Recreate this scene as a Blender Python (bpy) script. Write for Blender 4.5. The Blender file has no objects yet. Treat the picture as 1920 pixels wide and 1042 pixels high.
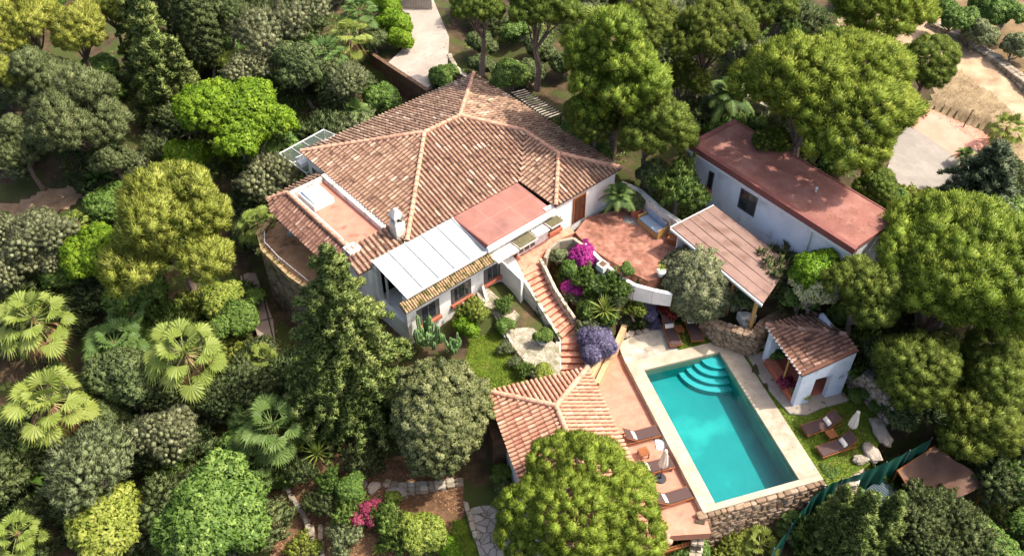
import bpy, math, random
import numpy as np
from mathutils import Vector, Matrix
# ------------------------------------------------------------------ camera, sky, sun
S = bpy.context.scene
F, TH, CH = 1700.0, math.radians(44.0), 37.0        # focal length (px at 1920), depression, height over pool
cd = bpy.data.cameras.new('camera'); cam = bpy.data.objects.new('camera', cd)
S.collection.objects.link(cam); S.camera = cam
cam.location = (0, 0, CH); cam.rotation_euler = (math.radians(90) - TH, 0, 0)
cd.sensor_width = 36; cd.lens = F / 1920 * 36; cd.clip_end = 3000
SUN_AZ = math.radians(4)      # direction towards the sun, measured from +x to +y
SUN_EL = math.radians(57)
w = bpy.data.worlds.new('World'); S.world = w; w.use_nodes = True
nt = w.node_tree; nt.nodes.clear()
sky = nt.nodes.new('ShaderNodeTexSky'); sky.sky_type = 'NISHITA'; sky.sun_disc = False
sky.sun_elevation = SUN_EL; sky.sun_rotation = math.radians(90) - SUN_AZ
sky.air_density = .7; sky.dust_density = 4.5; sky.ozone_density = 0.2
bg = nt.nodes.new('ShaderNodeBackground'); bg.inputs[1].default_value = 0.15
wo = nt.nodes.new('ShaderNodeOutputWorld')
nt.links.new(sky.outputs[0], bg.inputs[0]); nt.links.new(bg.outputs[0], wo.inputs[0])
sl = bpy.data.lights.new('sun', 'SUN'); so = bpy.data.objects.new('sun', sl); S.collection.objects.link(so)
sl.energy = 2.7; sl.angle = math.radians(0.8); sl.color = (1.0, 0.94, 0.84)
sd = Vector((math.cos(SUN_EL) * math.cos(SUN_AZ), math.cos(SUN_EL) * math.sin(SUN_AZ), math.sin(SUN_EL)))
so.rotation_euler = sd.to_track_quat('Z', 'Y').to_euler(); so.location = (20, 40, 60)
S.view_settings.view_transform = 'Standard'; S.view_settings.look = 'None'; S.view_settings.gamma = 1
S.view_settings.exposure = 1.3
S.cycles.max_bounces = 8; S.cycles.transparent_max_bounces = 12; S.cycles.diffuse_bounces = 5
PI = math.pi
# ------------------------------------------------------------------ helpers
def P(px, py, z=0.0):
    u = (px - 960) / F; v = (521 - py) / F; c, s = math.cos(TH), math.sin(TH)
    d = (u, c + v * s, -s + v * c); t = (CH - z) / -d[2]
    return (d[0] * t, d[1] * t)
def depth(x, y, z): return y * math.cos(TH) - (z - CH) * math.sin(TH)
class Fr:                                        # a building's own axes on the plan
    def __init__(s, o, deg):
        s.o = o; s.a = math.radians(deg); s.c = math.cos(s.a); s.s = math.sin(s.a)
    def p(s, a, b, z=0.0): return (s.o[0] + a * s.c - b * s.s, s.o[1] + a * s.s + b * s.c, z)
    def inv(s, x, y):
        x -= s.o[0]; y -= s.o[1]; return (x * s.c + y * s.s, -x * s.s + y * s.c)
def srgb(h):
    h = h.lstrip('#'); r = [int(h[i:i + 2], 16) / 255 for i in (0, 2, 4)]
    return tuple([(v / 12.92 if v <= .04045 else ((v + .055) / 1.055) ** 2.4) for v in r] + [1.0])
COL = S.collection
def link(o): COL.objects.link(o); return o
def tag(o, label=None, cat=None, group=None, kind=None):
    if label: o['label'] = label
    if cat: o['category'] = cat
    if group: o['group'] = group
    if kind: o['kind'] = kind
    return o
def empty(name, loc, label, cat, group=None, rz=0.0):
    o = bpy.data.objects.new(name, None); o.empty_display_size = .3; o.location = loc; o.rotation_euler = (0, 0, rz)
    link(o); return tag(o, label, cat, group)
class MB:
    def __init__(s): s.v = []; s.f = []; s.t = []; s.tone = 0.5
    def add(s, vs, fs, tone=None):
        n = len(s.v); s.v += [tuple(v) for v in vs]; s.f += [tuple(i + n for i in f) for f in fs]
        s.t += [s.tone if tone is None else tone] * len(vs)
    def prism(s, pts, z0, z1, tone=None):          # plan polygon, ccw or cw, z may be lists
        n = len(pts); a = z0 if isinstance(z0, (list, tuple)) else [z0] * n; b = z1 if isinstance(z1, (list, tuple)) else [z1] * n
        area = sum(pts[i][0] * pts[(i + 1) % n][1] - pts[(i + 1) % n][0] * pts[i][1] for i in range(n))
        idx = list(range(n)) if area > 0 else list(range(n))[::-1]
        vs = [(pts[i][0], pts[i][1], a[i]) for i in idx] + [(pts[i][0], pts[i][1], b[i]) for i in idx]
        fs = [tuple(range(n))[::-1], tuple(range(n, 2 * n))] + [(i, (i + 1) % n, n + (i + 1) % n, n + i) for i in range(n)]
        s.add(vs, fs, tone)
    def fbox(s, fr, a0, a1, b0, b1, z0, z1, tone=None):
        s.prism([fr.p(a0, b0)[:2], fr.p(a1, b0)[:2], fr.p(a1, b1)[:2], fr.p(a0, b1)[:2]], z0, z1, tone)
    def box(s, x0, x1, y0, y1, z0, z1, tone=None): s.prism([(x0, y0), (x1, y0), (x1, y1), (x0, y1)], z0, z1, tone)
    def tube(s, pts, rad, n=6, tone=None, cap=True):
        pts = [Vector(p) for p in pts]; r = rad if isinstance(rad, (list, tuple)) else [rad] * len(pts)
        vs = []; fs = []; m = len(pts)
        for i, p in enumerate(pts):
            d = (pts[min(i + 1, m - 1)] - pts[max(i - 1, 0)]).normalized()
            a = d.cross(Vector((0, 0, 1)) if abs(d.z) < .95 else Vector((1, 0, 0))).normalized(); b = d.cross(a)
            for k in range(n):
                q = p + (a * math.cos(2 * PI * k / n) + b * math.sin(2 * PI * k / n)) * r[i]; vs.append(tuple(q))
        for i in range(m - 1):
            for k in range(n): fs.append((i * n + k, i * n + (k + 1) % n, (i + 1) * n + (k + 1) % n, (i + 1) * n + k))
        if cap: fs += [tuple(range(n)), tuple(range((m - 1) * n, m * n))[::-1]]
        s.add(vs, fs, tone)
    def lathe(s, c, prof, n=16, tone=None):         # prof: (r, z)
        vs = [(c[0] + r * math.cos(2 * PI * k / n), c[1] + r * math.sin(2 * PI * k / n), c[2] + z) for r, z in prof for k in range(n)]
        fs = [(i * n + k, i * n + (k + 1) % n, (i + 1) * n + (k + 1) % n, (i + 1) * n + k) for i in range(len(prof) - 1) for k in range(n)]
        fs += [tuple(range(n))[::-1], tuple(range((len(prof) - 1) * n, len(prof) * n))]
        s.add(vs, fs, tone)
    def build(s, name, mat, parent=None, smooth=False, label=None, bevel=0):
        me = bpy.data.meshes.new(name)
        o = np.array(parent.location if parent else (0, 0, 0)); v = np.array(s.v, dtype=float) - o
        if parent and parent.parent: v = v - np.array(parent.parent.location)
        me.from_pydata(v.tolist(), [], s.f); me.update()
        at = me.attributes.new('tone', 'FLOAT', 'POINT'); at.data.foreach_set('value', np.array(s.t, dtype=np.float32))
        if smooth: me.polygons.foreach_set('use_smooth', [True] * len(me.polygons))
        me.materials.append(mat)
        ob = bpy.data.objects.new(name, me); link(ob)
        if parent: ob.parent = parent
        if label: ob['label'] = label
        if bevel:
            m = ob.modifiers.new('bevel', 'BEVEL'); m.width = bevel; m.segments = 2; m.limit_method = 'ANGLE'
        return ob
def struct(ob): ob['kind'] = 'structure'; return ob
def copy_tree(o, parent=None):
    c = o.copy(); link(c); c.parent = parent
    for ch in list(o.children): copy_tree(ch, c)
    return c
# ------------------------------------------------------------------ materials
def mat(name, cols, scale=4.0, rough=.85, bump=.0, detail=8, tone=None, pos=(0.3, 0.7), stain=None, bscale=None, spec=.25, metal=0, brick=None, vor=None, rot=0, kind=None):
    m = bpy.data.materials.new(name); m.use_nodes = True; t = m.node_tree; N = t.nodes; L = t.links
    bs = N['Principled BSDF']; bs.inputs['Roughness'].default_value = rough; bs.inputs['Specular IOR Level'].default_value = spec; bs.inputs['Metallic'].default_value = metal
    tc = N.new('ShaderNodeTexCoord'); mp = N.new('ShaderNodeMapping'); L.new(tc.outputs['Object'], mp.inputs[0]); mp.inputs['Rotation'].default_value = (0, 0, -math.radians(rot))
    nz = N.new('ShaderNodeTexNoise'); nz.inputs['Scale'].default_value = scale; nz.inputs['Detail'].default_value = detail; nz.inputs['Roughness'].default_value = .65
    L.new(mp.outputs[0], nz.inputs[0])
    cr = N.new('ShaderNodeValToRGB'); L.new(nz.outputs[0], cr.inputs[0])
    cs = [srgb(c) for c in cols]
    cr.color_ramp.elements[0].position = pos[0]; cr.color_ramp.elements[1].position = pos[1]
    cr.color_ramp.elements[0].color = cs[0]; cr.color_ramp.elements[1].color = cs[-1]
    for i in range(1, len(cs) - 1):
        e = cr.color_ramp.elements.new(pos[0] + (pos[1] - pos[0]) * i / (len(cs) - 1)); e.color = cs[i]
    out = cr.outputs[0]
    def mixc(a, b, fac, mode='MIX'):
        x = N.new('ShaderNodeMix'); x.data_type = 'RGBA'; x.blend_type = mode
        if isinstance(fac, float): x.inputs[0].default_value = fac
        else: L.new(fac, x.inputs[0])
        L.new(a, x.inputs[6])
        if isinstance(b, tuple): x.inputs[7].default_value = b
        else: L.new(b, x.inputs[7])
        return x.outputs[2]
    if tone:                                        # tone attribute -> ramp of real piece-to-piece colours
        at = N.new('ShaderNodeAttribute'); at.attribute_name = 'tone'
        r2 = N.new('ShaderNodeValToRGB'); L.new(at.outputs['Fac'], r2.inputs[0]); tcs = [srgb(c) for c in tone[0]]
        r2.color_ramp.elements[0].color = tcs[0]; r2.color_ramp.elements[1].color = tcs[-1]
        for i in range(1, len(tcs) - 1):
            e = r2.color_ramp.elements.new(tone[2][i] if len(tone) > 2 else i / (len(tcs) - 1)); e.color = tcs[i]
        out = mixc(out, r2.outputs[0], tone[1])
    hgt = nz.outputs[0]
    if brick:                                       # (width, height, mortar size, mortar colour, contrast, offset)
        bt = N.new('ShaderNodeTexBrick'); L.new(mp.outputs[0], bt.inputs[0]); bt.inputs['Scale'].default_value = 1
        bt.inputs['Brick Width'].default_value = brick[0]; bt.inputs['Row Height'].default_value = brick[1]; bt.inputs['Mortar Size'].default_value = brick[2]
        bt.inputs['Color1'].default_value = (1 - brick[4],) * 3 + (1,); bt.inputs['Color2'].default_value = (1 + brick[4],) * 3 + (1,); bt.inputs['Mortar'].default_value = (1, 1, 1, 1)
        bt.offset = brick[5]; bt.inputs['Mortar Smooth'].default_value = .3
        out = mixc(out, bt.outputs[0], 1.0, 'MULTIPLY'); out = mixc(out, srgb(brick[3]), bt.outputs['Fac'])
    if vor:                                         # (scale, crack width, crack colour, cell contrast)
        wn = N.new('ShaderNodeTexNoise'); wn.inputs['Scale'].default_value = vor[0] * 1.3; wn.inputs['Detail'].default_value = 3; L.new(mp.outputs[0], wn.inputs[0])
        vm = N.new('ShaderNodeVectorMath'); vm.operation = 'SCALE'; vm.inputs[3].default_value = .45 / vor[0]; L.new(wn.outputs[1], vm.inputs[0])
        va = N.new('ShaderNodeVectorMath'); L.new(mp.outputs[0], va.inputs[0]); L.new(vm.outputs[0], va.inputs[1])
        v1 = N.new('ShaderNodeTexVoronoi'); v1.feature = 'DISTANCE_TO_EDGE'; v1.inputs['Scale'].default_value = vor[0]; L.new(va.outputs[0], v1.inputs[0])
        v2 = N.new('ShaderNodeTexVoronoi'); v2.inputs['Scale'].default_value = vor[0]; L.new(va.outputs[0], v2.inputs[0])
        sp = N.new('ShaderNodeSeparateColor'); L.new(v2.outputs['Color'], sp.inputs[0])
        mr = N.new('ShaderNodeMapRange'); mr.inputs[3].default_value = 1 - vor[3]; mr.inputs[4].default_value = 1 + vor[3]; L.new(sp.outputs[0], mr.inputs[0])
        cc = N.new('ShaderNodeCombineColor'); [L.new(mr.outputs[0], cc.inputs[i]) for i in range(3)]
        out = mixc(out, cc.outputs[0], 1.0, 'MULTIPLY')
        m2 = N.new('ShaderNodeMapRange'); m2.inputs[1].default_value = vor[1] * .4; m2.inputs[2].default_value = vor[1]; m2.inputs[3].default_value = 1; m2.inputs[4].default_value = 0; L.new(v1.outputs['Distance'], m2.inputs[0])
        out = mixc(out, srgb(vor[2]), m2.outputs[0]); hgt = m2.outputs[0]
    if stain:                                       # (colour, scale, lo, hi)
        sn = N.new('ShaderNodeTexNoise'); sn.inputs['Scale'].default_value = stain[1]; sn.inputs['Detail'].default_value = 6; L.new(tc.outputs['Object'], sn.inputs[0])
        sr = N.new('ShaderNodeMapRange'); sr.inputs[1].default_value = stain[2]; sr.inputs[2].default_value = stain[3]; L.new(sn.outputs[0], sr.inputs[0])
        out = mixc(out, srgb(stain[0]), sr.outputs[0])
    L.new(out, bs.inputs['Base Color'])
    if bump:
        b = N.new('ShaderNodeBump'); b.inputs['Strength'].default_value = min(bump, 1); b.inputs['Distance'].default_value = .03
        if bscale:
            bn = N.new('ShaderNodeTexNoise'); bn.inputs['Scale'].default_value = bscale; bn.inputs['Detail'].default_value = 6; L.new(tc.outputs['Object'], bn.inputs[0]); L.new(bn.outputs[0], b.inputs['Height'])
        else: L.new(hgt, b.inputs['Height'])
        if vor: b.invert = True
        L.new(b.outputs[0], bs.inputs['Normal'])
    return m
def leafmat(name, cols, transl=.28, rough=.55, hue=.008):
    """cols: dark leaf, mid leaf, light leaf (by the tone of each leaf)"""
    m = bpy.data.materials.new(name); m.use_nodes = True; t = m.node_tree; N = t.nodes; L = t.links
    bs = N['Principled BSDF']; bs.inputs['Roughness'].default_value = rough; bs.inputs['Specular IOR Level'].default_value = .25
    at = N.new('ShaderNodeAttribute'); at.attribute_name = 'tone'
    cr = N.new('ShaderNodeValToRGB'); L.new(at.outputs['Fac'], cr.inputs[0]); cs = [srgb(c) for c in cols]
    cr.color_ramp.elements[0].color = cs[0]; cr.color_ramp.elements[1].color = cs[-1]
    for i in range(1, len(cs) - 1):
        e = cr.color_ramp.elements.new(i / (len(cs) - 1)); e.color = cs[i]
    oi = N.new('ShaderNodeObjectInfo'); hs = N.new('ShaderNodeHueSaturation')
    mr = N.new('ShaderNodeMapRange'); mr.inputs[3].default_value = .5 - hue; mr.inputs[4].default_value = .5 + hue; L.new(oi.outputs['Random'], mr.inputs[0]); L.new(mr.outputs[0], hs.inputs['Hue'])
    L.new(cr.outputs[0], hs.inputs['Color'])
    tr = N.new('ShaderNodeBsdfTranslucent'); mx = N.new('ShaderNodeMixShader'); mx.inputs[0].default_value = transl
    br = N.new('ShaderNodeBrightContrast'); L.new(hs.outputs[0], br.inputs[0]); br.inputs[1].default_value = .02
    L.new(hs.outputs[0], bs.inputs['Base Color']); L.new(br.outputs[0], tr.inputs[0])
    L.new(bs.outputs[0], mx.inputs[1]); L.new(tr.outputs[0], mx.inputs[2]); L.new(mx.outputs[0], N['Material Output'].inputs[0])
    return m
def glassmat(name, col, rough=.05):
    m = bpy.data.materials.new(name); m.use_nodes = True; b = m.node_tree.nodes['Principled BSDF']
    b.inputs['Base Color'].default_value = srgb(col); b.inputs['Roughness'].default_value = rough; b.inputs['Specular IOR Level'].default_value = .8
    return m
TILE = (['#735844', '#8f725c', '#a68a70', '#b89e84', '#d4c0a8'], .72, [0, .3, .6, .85, 1])
M = dict(
 plaster=mat('white_plaster', ['#d4d0c8', '#e6e3dc'], 1.6, bump=.15, bscale=30, stain=('#a59f92', 1.1, .60, .82)),
 plaster_old=mat('weathered_plaster', ['#b8b2a6', '#dedad0'], 1.8, bump=.3, bscale=20, stain=('#6d6a5c', 1.7, .50, .72)),
 cream=mat('cream_plaster', ['#b5a183', '#cbb798'], 1.6, bump=.15, bscale=30),
 tile=mat('roof_tile', ['#6f5143', '#a18474'], 9, tone=TILE, bump=.3, stain=('#4c3830', 2.6, .54, .70)),
 tile_dark=mat('weathered_roof_tile', ['#4e3830', '#94705f'], 9, tone=(['#5e4238', '#80604f', '#9a7866', '#b89a86'], .6), bump=.3, stain=('#3a2d28', 2.5, .50, .68)),
 tile_moss=mat('mossy_roof_tile', ['#8d6d45', '#b39a76'], 10, tone=(['#7f6648', '#a68a68', '#c0a686'], .5), bump=.4, stain=('#55542c', 4, .46, .62)),
 tile_pink=mat('pink_roof_tile', ['#9d6751', '#c59074'], 9, tone=(['#a06a54', '#bd8a70', '#cb9b80', '#dfb79d'], .6), bump=.3, stain=('#6b4c40', 3.2, .58, .76)),
 ridge=mat('ridge_tile', ['#a6745c', '#cda083'], 6, tone=(['#a67560', '#cfa78c'], .5), bump=.3, stain=('#74594c', 3.4, .56, .74)),
 bed=mat('tile_bed', ['#5a3c30', '#7a5444'], 8, bump=.3),
 redroof=mat('red_roof_felt', ['#865a4e', '#966a5e'], 1.2, rough=.75, bump=.1, bscale=30, brick=(1.5, 1.45, .012, '#b98075', .03, .0), rot=41, stain=('#7c5850', .9, .52, .72)),
 redterr=mat('terrace_paint', ['#b06c58', '#c2806c'], 1.4, rough=.7, bump=.1, bscale=20, stain=('#8d5344', 1.6, .58, .74)),
 redannex=mat('annexe_roof_felt', ['#744a40', '#8a5c50', '#a07468'], .7, rough=.8, bump=.15, bscale=25, brick=(3.0, 2.2, .008, '#9a6058', .03, .5), rot=-52, stain=('#80544a', .7, .55, .72)),
 redband=mat('red_roof_edge', ['#70423a', '#80504a'], 2, rough=.7),
 brownroof=mat('brown_roof_sheet', ['#7c6257', '#8d7266'], 1.0, rough=.7, bump=.1, bscale=14, stain=('#6a5044', 1.1, .48, .68)),
 white=mat('white_paint', ['#c2c2bf', '#d2d2cf'], 3, rough=.5, stain=('#b9b2a8', 1.5, .62, .8)),
 panel=mat('white_roof_panel', ['#9ca2a1', '#adb2b0'], .9, rough=.4, stain=('#8c8e86', 1.0, .5, .72)),
 frame=mat('grey_window_frame', ['#4f4a46', '#5d5752'], 5, rough=.5),
 glass=glassmat('window_glass', '#2a3033', .04),
 skyglass=glassmat('skylight_glass', '#9fb3bf', .12),
 sill=mat('terracotta_sill', ['#a05640', '#b06a52'], 6, rough=.7),
 wood=mat('teak_wood', ['#6e3f24', '#9a6038'], 14, rough=.55, tone=(['#7a4727', '#a36a3f'], .4)),
 wood_light=mat('light_wood', ['#a37a45', '#c39b62'], 14, rough=.6),
 door=mat('brown_door', ['#3d2419', '#5a3624'], 8, rough=.5),
 sling=mat('brown_sling_fabric', ['#43322f', '#55423e'], 60, rough=.8, bump=.2),
 pillow=mat('cream_pillow', ['#cfc4b2', '#e4dccd'], 30, rough=.9),
 terra=mat('terracotta_paving', ['#a66e59', '#ba836d'], 2.2, rough=.75, brick=(.30, .15, .006, '#a67864', .06, .5), rot=17, bump=.1, bscale=20, stain=('#96604e', 1.3, .60, .8)),
 patio=mat('patio_paving', ['#6d4436', '#8f6150', '#a87c68'], 1.6, rough=.75, brick=(.25, .25, .008, '#86604f', .26, .5), rot=41, bump=.15, bscale=20, stain=('#6b4233', 2.2, .56, .74)),
 step=mat('stair_terracotta', ['#b9765c', '#d0937a'], 3, rough=.75, brick=(.3, .3, .008, '#b58a76', .06, .5), rot=25, bump=.15, bscale=25, stain=('#7f5646', 2.4, .56, .74)),
 riser=mat('stair_riser', ['#7d4a38', '#96604a'], 5, rough=.85),
 coping=mat('pool_coping_stone', ['#988a76', '#b5a894'], 1.6, rough=.75, brick=(.9, .60, .008, '#9c8d78', .05, .0), rot=17, bump=.1, bscale=20, stain=('#8c7f6c', 1.1, .54, .76)),
 plaza=mat('pale_stone_slabs', ['#989080', '#b8b0a2'], 1.8, rough=.8, brick=(.65, .5, .012, '#968c7c', .09, .5), rot=17, bump=.15, bscale=20, stain=('#857b6a', 1.6, .50, .68)),
 basin=mat('pool_plaster', ['#077a78', '#128a84'], .5, rough=.6, stain=('#2a9c92', .45, .52, .68)),
 basin_step=mat('pool_step_plaster', ['#3a9898', '#50a8a6'], 5, rough=.6),
 stone=mat('field_stone', ['#7d7264', '#a5998a'], 6, tone=(['#6f6353', '#93866f', '#aa9f8c', '#c2b8a6'], .6), bump=.6, stain=('#5a5840', 3, .58, .76)),
 stone_warm=mat('warm_field_stone', ['#7b5f49', '#a58a70'], 6, tone=(['#5a4c3d', '#796752', '#8f7c67', '#a89884'], .6), bump=.6, stain=('#54472f', 3, .58, .76)),
 rock=mat('grey_rock', ['#75695c', '#aea292'], 3, bump=.9, tone=(['#7f7365', '#b0a596'], .4), stain=('#4d4a36', 3, .56, .72)),
 mortar=mat('wall_mortar', ['#4f4436', '#6c5f4e'], 8, bump=.5),
 tower=mat('old_stone_wall', ['#5f5042', '#8f7f6d'], 1.6, vor=(1.5, .06, '#4b4034', .16), bump=.8, stain=('#3f4427', 1.2, .56, .68)),
 flag=mat('flagstone_path', ['#7f7870', '#a49c92'], 3, vor=(2.1, .05, '#5d554b', .14), bump=.6, stain=('#5d5a48', 1.4, .58, .76)),
 slab=mat('brown_stone_slabs', ['#6d6054', '#8b7c6d'], 2, brick=(1.4, 1.1, .03, '#3f362c', .08, .35), rot=17, bump=.3, bscale=12, stain=('#4a4234', 1.5, .55, .7)),
 crazy=mat('crazy_paving', ['#827967', '#aaa18f'], 3, vor=(3.2, .035, '#6f6654', .12), bump=.4, stain=('#6b6a4c', 1.6, .52, .68)),
 concrete=mat('pale_concrete', ['#8c8176', '#a59a8d'], .8, rough=.85, bump=.15, bscale=20, stain=('#8a7f72', .5, .54, .74)),
 dirt=mat('sandy_dirt', ['#8e765c', '#b89f80'], .9, bump=.4, bscale=8, stain=('#7d664e', .6, .54, .74)),
 redpave=mat('pink_paving', ['#b47c68', '#c8917d'], .8, bump=.15, bscale=16, stain=('#a78a7c', .6, .55, .75)),
 greypave=mat('grey_brick_paving', ['#7f7870', '#948c82'], .8, brick=(.5, .25, .012, '#857c72', .05, .5), rot=-52, bump=.1, bscale=20),
 soil=mat('brown_soil', ['#4c3826', '#70543c'], 5, bump=.5, bscale=14, stain=('#9b7650', 3, .55, .78)),
 bark=mat('pine_bark', ['#4a3c34', '#857366'], 9, bump=.8, pos=(.35, .65)),
 bark_grey=mat('grey_bark', ['#6b6054', '#a49a8c'], 9, bump=.6, pos=(.35, .65)),
 palmbark=mat('palm_trunk_bark', ['#58432f', '#86694c'], 12, bump=.9),
 deadleaf=leafmat('dead_palm_leaf', ['#6b4a30', '#94704c', '#bfa079'], .2),
 metal=mat('dark_metal', ['#2c2c2e', '#3a3a3c'], 10, rough=.5),
 steel=mat('corrugated_steel', ['#4c5a60', '#637278'], 2, rough=.45),
 greennet=mat('green_shade_net', ['#0d3b33', '#12503f'], 1.5, rough=.7, bump=.2, bscale=60),
 tarp=mat('brown_tarpaulin', ['#573f32', '#75594a'], .8, rough=.7, bump=.3, bscale=3),
 blue=mat('blue_cushion_fabric', ['#7e8c9c', '#93a1b0'], 20, rough=.9),
 cloth=mat('white_cloth', ['#c4c4c6', '#dadadb'], 8, rough=.8),
 curtain=mat('dull_curtain', ['#4f4a43', '#66605a'], 12),
 beige=mat('beige_cladding', ['#9c8f82', '#b3a699'], 2, rough=.8),
 retain=mat('brown_retaining_wall', ['#4a372a', '#6d5340'], 3, bump=.4, brick=(.5, .3, .01, '#3b2c22', .08, .5)),
)
# leaves (dark, mid, light)
LM = dict(
 pine=leafmat('pine_needles', ['#48561e', '#71822e', '#9aa448']),
 pine_bright=leafmat('bright_pine_needles', ['#55641e', '#869a30', '#b2ba50']),
 pine_yellow=leafmat('yellow_green_pine_needles', ['#6a7426', '#9ca240', '#c2c466']),
 pine_grey=leafmat('grey_green_pine_needles', ['#50592e', '#727c4c', '#9aa06c']),
 cedar=leafmat('cedar_needles', ['#526430', '#7a8c46', '#b0b86c']),
 cedar_blue=leafmat('blue_cedar_needles', ['#44523a', '#667656', '#929c78']),
 bright=leafmat('bright_leaves', ['#4a6a14', '#72941e', '#9cb438'], .4),
 green=leafmat('green_leaves', ['#405a20', '#637e34', '#93a854'], .32),
 dark=leafmat('dark_leaves', ['#3c4824', '#5a683a', '#828c56'], .25),
 olive=leafmat('olive_leaves', ['#5a5f3e', '#7f835a', '#aaab86'], .2),
 grey=leafmat('grey_green_leaves', ['#545e3e', '#7c8658', '#a6aa80'], .25),
 yellow=leafmat('yellow_green_leaves', ['#66762a', '#8f9c40', '#b8bc60'], .35),
 juniper=leafmat('juniper_foliage', ['#4c5430', '#6f7444', '#9ea06e'], .2),
 palm=leafmat('palm_leaf', ['#536424', '#7a8a3a', '#a2aa5c'], .35),
 palm_dark=leafmat('dark_palm_leaf', ['#3c5024', '#566e34', '#7c9150'], .3),
 magenta=leafmat('bougainvillea_bracts', ['#8a1f66', '#b0348a', '#cc5cac'], .35, hue=.0),
 lavender=leafmat('lavender_flowers', ['#6c6a78', '#948cb0', '#b8b0d0'], .2, hue=.0),
 pinkflower=leafmat('rose_flowers', ['#6b2438', '#963c54', '#b55c78'], .3, hue=.0),
 redleaf=leafmat('red_leaves', ['#4e1a18', '#7c2a22', '#a04434'], .3, hue=.0),
 blossom=leafmat('cream_blossom', ['#a8a86a', '#d0d09a', '#e8e6c4'], .3, hue=.0),
 cactus=leafmat('cactus_skin', ['#4a6a40', '#668450', '#8ca66c'], .05),
 grass=leafmat('grass_blades', ['#4a5a1c', '#6a7a24', '#8a9438'], .35, hue=0),
 drygrass=leafmat('dry_grass', ['#76643f', '#9a865e', '#b8a47e'], .3, hue=0),
)
lawn_m = mat('lawn', ['#3a4f12', '#586d1c', '#6f7f2a'], 2.5, bump=.6, bscale=40, stain=('#6f6535', 1.2, .58, .78))
# ------------------------------------------------------------------ plans of the buildings
HF = Fr((-1.3, 35.4), 41)          # villa: front wall along a, depth along b
PF = Fr((7.02, 31.24), -73)        # pool: a along its length, b towards its right side
QF = Fr(P(1042, 762, 3.3), -73)    # pool house, origin under its roof apex
AF = Fr(P(1291, 268, 6.5), -52)    # annexe
GF = Fr(P(1260, 426, 5.5), -57)    # pergola
VF = Fr((13.4, 32.0), -72)         # pavilion
def poly(pts, z): return [P(x, y, z) for x, y in pts]
# ------------------------------------------------------------------ terrain
CTRL = [(1350, 800, -.15), (1240, 900, -.4), (1560, 800, -.1), (1420, 640, .1), (1215, 615, .3), (1620, 640, .6), (1700, 720, 1.2), (1760, 600, 2.), (1900, 600, 2.),
 (1180, 450, 2.95), (1300, 400, 2.95), (1400, 560, 1.8), (1450, 580, 1.7), (1500, 560, 2.0), (1350, 560, 1.7), (1420, 520, 2.3), (1250, 560, 1.6), (1150, 560, 2.2), (1120, 640, .8), (1400, 420, 3.), (1250, 330, 3.2),
 (920, 680, 1.0), (1000, 650, 1.2), (900, 560, 2.), (820, 640, 1.1), (960, 740, .6), (800, 500, 2), (700, 350, 2.5), (1000, 300, 3), (850, 250, 3),
 (900, 900, -1.2), (900, 1000, -2.0), (800, 950, -1.6), (700, 900, -1.2), (640, 850, -.8), (560, 1000, -2.4), (450, 900, -2.2), (300, 1000, -3.2), (100, 1000, -3.6), (100, 800, -3), (0, 600, -2),
 (470, 560, -1.8), (500, 620, -1.8), (460, 480, -1.2), (300, 650, -2.4), (300, 500, -1.2), (100, 385, .4), (150, 370, .6), (0, 400, .2), (280, 300, 1.2), (100, 200, 1.8), (0, 50, 2.5), (300, 100, 2.4), (450, 300, 1.2), (560, 420, 0),
 (560, 200, 2.4), (650, 100, 3.4), (700, 200, 2.2), (760, 100, 4.2), (780, 40, 4.4), (900, 110, 3.8), (1000, 180, 3.6), (950, 60, 4.2), (1150, 30, 4.6), (1300, 200, 3.8), (1200, 250, 3.4),
 (1500, 30, 5), (1500, 250, 4), (1650, 330, 3.6), (1700, 250, 3.7), (1760, 60, 4.6), (1850, 110, 4.6), (1880, 200, 4.3), (1850, 30, 5.2), (1920, 300, 3.6), (1800, 330, 3.2),
 (1750, 900, -2.2), (1650, 930, -2.0), (1600, 1000, -3.2), (1400, 1030, -3.4), (1300, 1030, -3.0), (1800, 1020, -3.4), (1900, 950, -2.8), (1900, 800, -.8), (1150, 1040, -2.6), (1000, 1030, -2.4), (1450, 1000, -3.2)]
CP = np.array([P(x, y, z) + (z,) for x, y, z in CTRL])
CP = np.vstack([CP, [(-45, 90, 3), (45, 95, 7), (0, 110, 6), (-60, 40, -4), (60, 40, 1), (0, 5, -6), (40, 10, -6), (-40, 5, -8), (-200, 200, 4), (200, 200, 8), (0, 400, 5), (0, -200, -15)]])
def _idw(X, Y):
    X = np.atleast_1d(np.asarray(X, float)); Y = np.atleast_1d(np.asarray(Y, float))
    d2 = (X[..., None] - CP[:, 0]) ** 2 + (Y[..., None] - CP[:, 1]) ** 2 + .8
    w_ = d2 ** -1.9
    return (w_ * CP[:, 2]).sum(-1) / w_.sum(-1)
def inpoly(X, Y, pts):
    ins = np.zeros(X.shape, bool); n = len(pts)
    for i in range(n):
        x0, y0 = pts[i]; x1, y1 = pts[(i + 1) % n]
        c = ((y0 > Y) != (y1 > Y)) & (X < (x1 - x0) * (Y - y0) / (y1 - y0 + 1e-12) + x0); ins ^= c
    return ins
def frp(fr, a0, a1, b0, b1): return [fr.p(a0, b0)[:2], fr.p(a1, b0)[:2], fr.p(a1, b1)[:2], fr.p(a0, b1)[:2]]
patio_poly = poly([(1078, 436), (1100, 408), (1165, 392), (1190, 372), (1300, 440), (1262, 492), (1240, 520), (1215, 527), (1180, 510), (1130, 480), (1096, 456)], 2.98)
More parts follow.
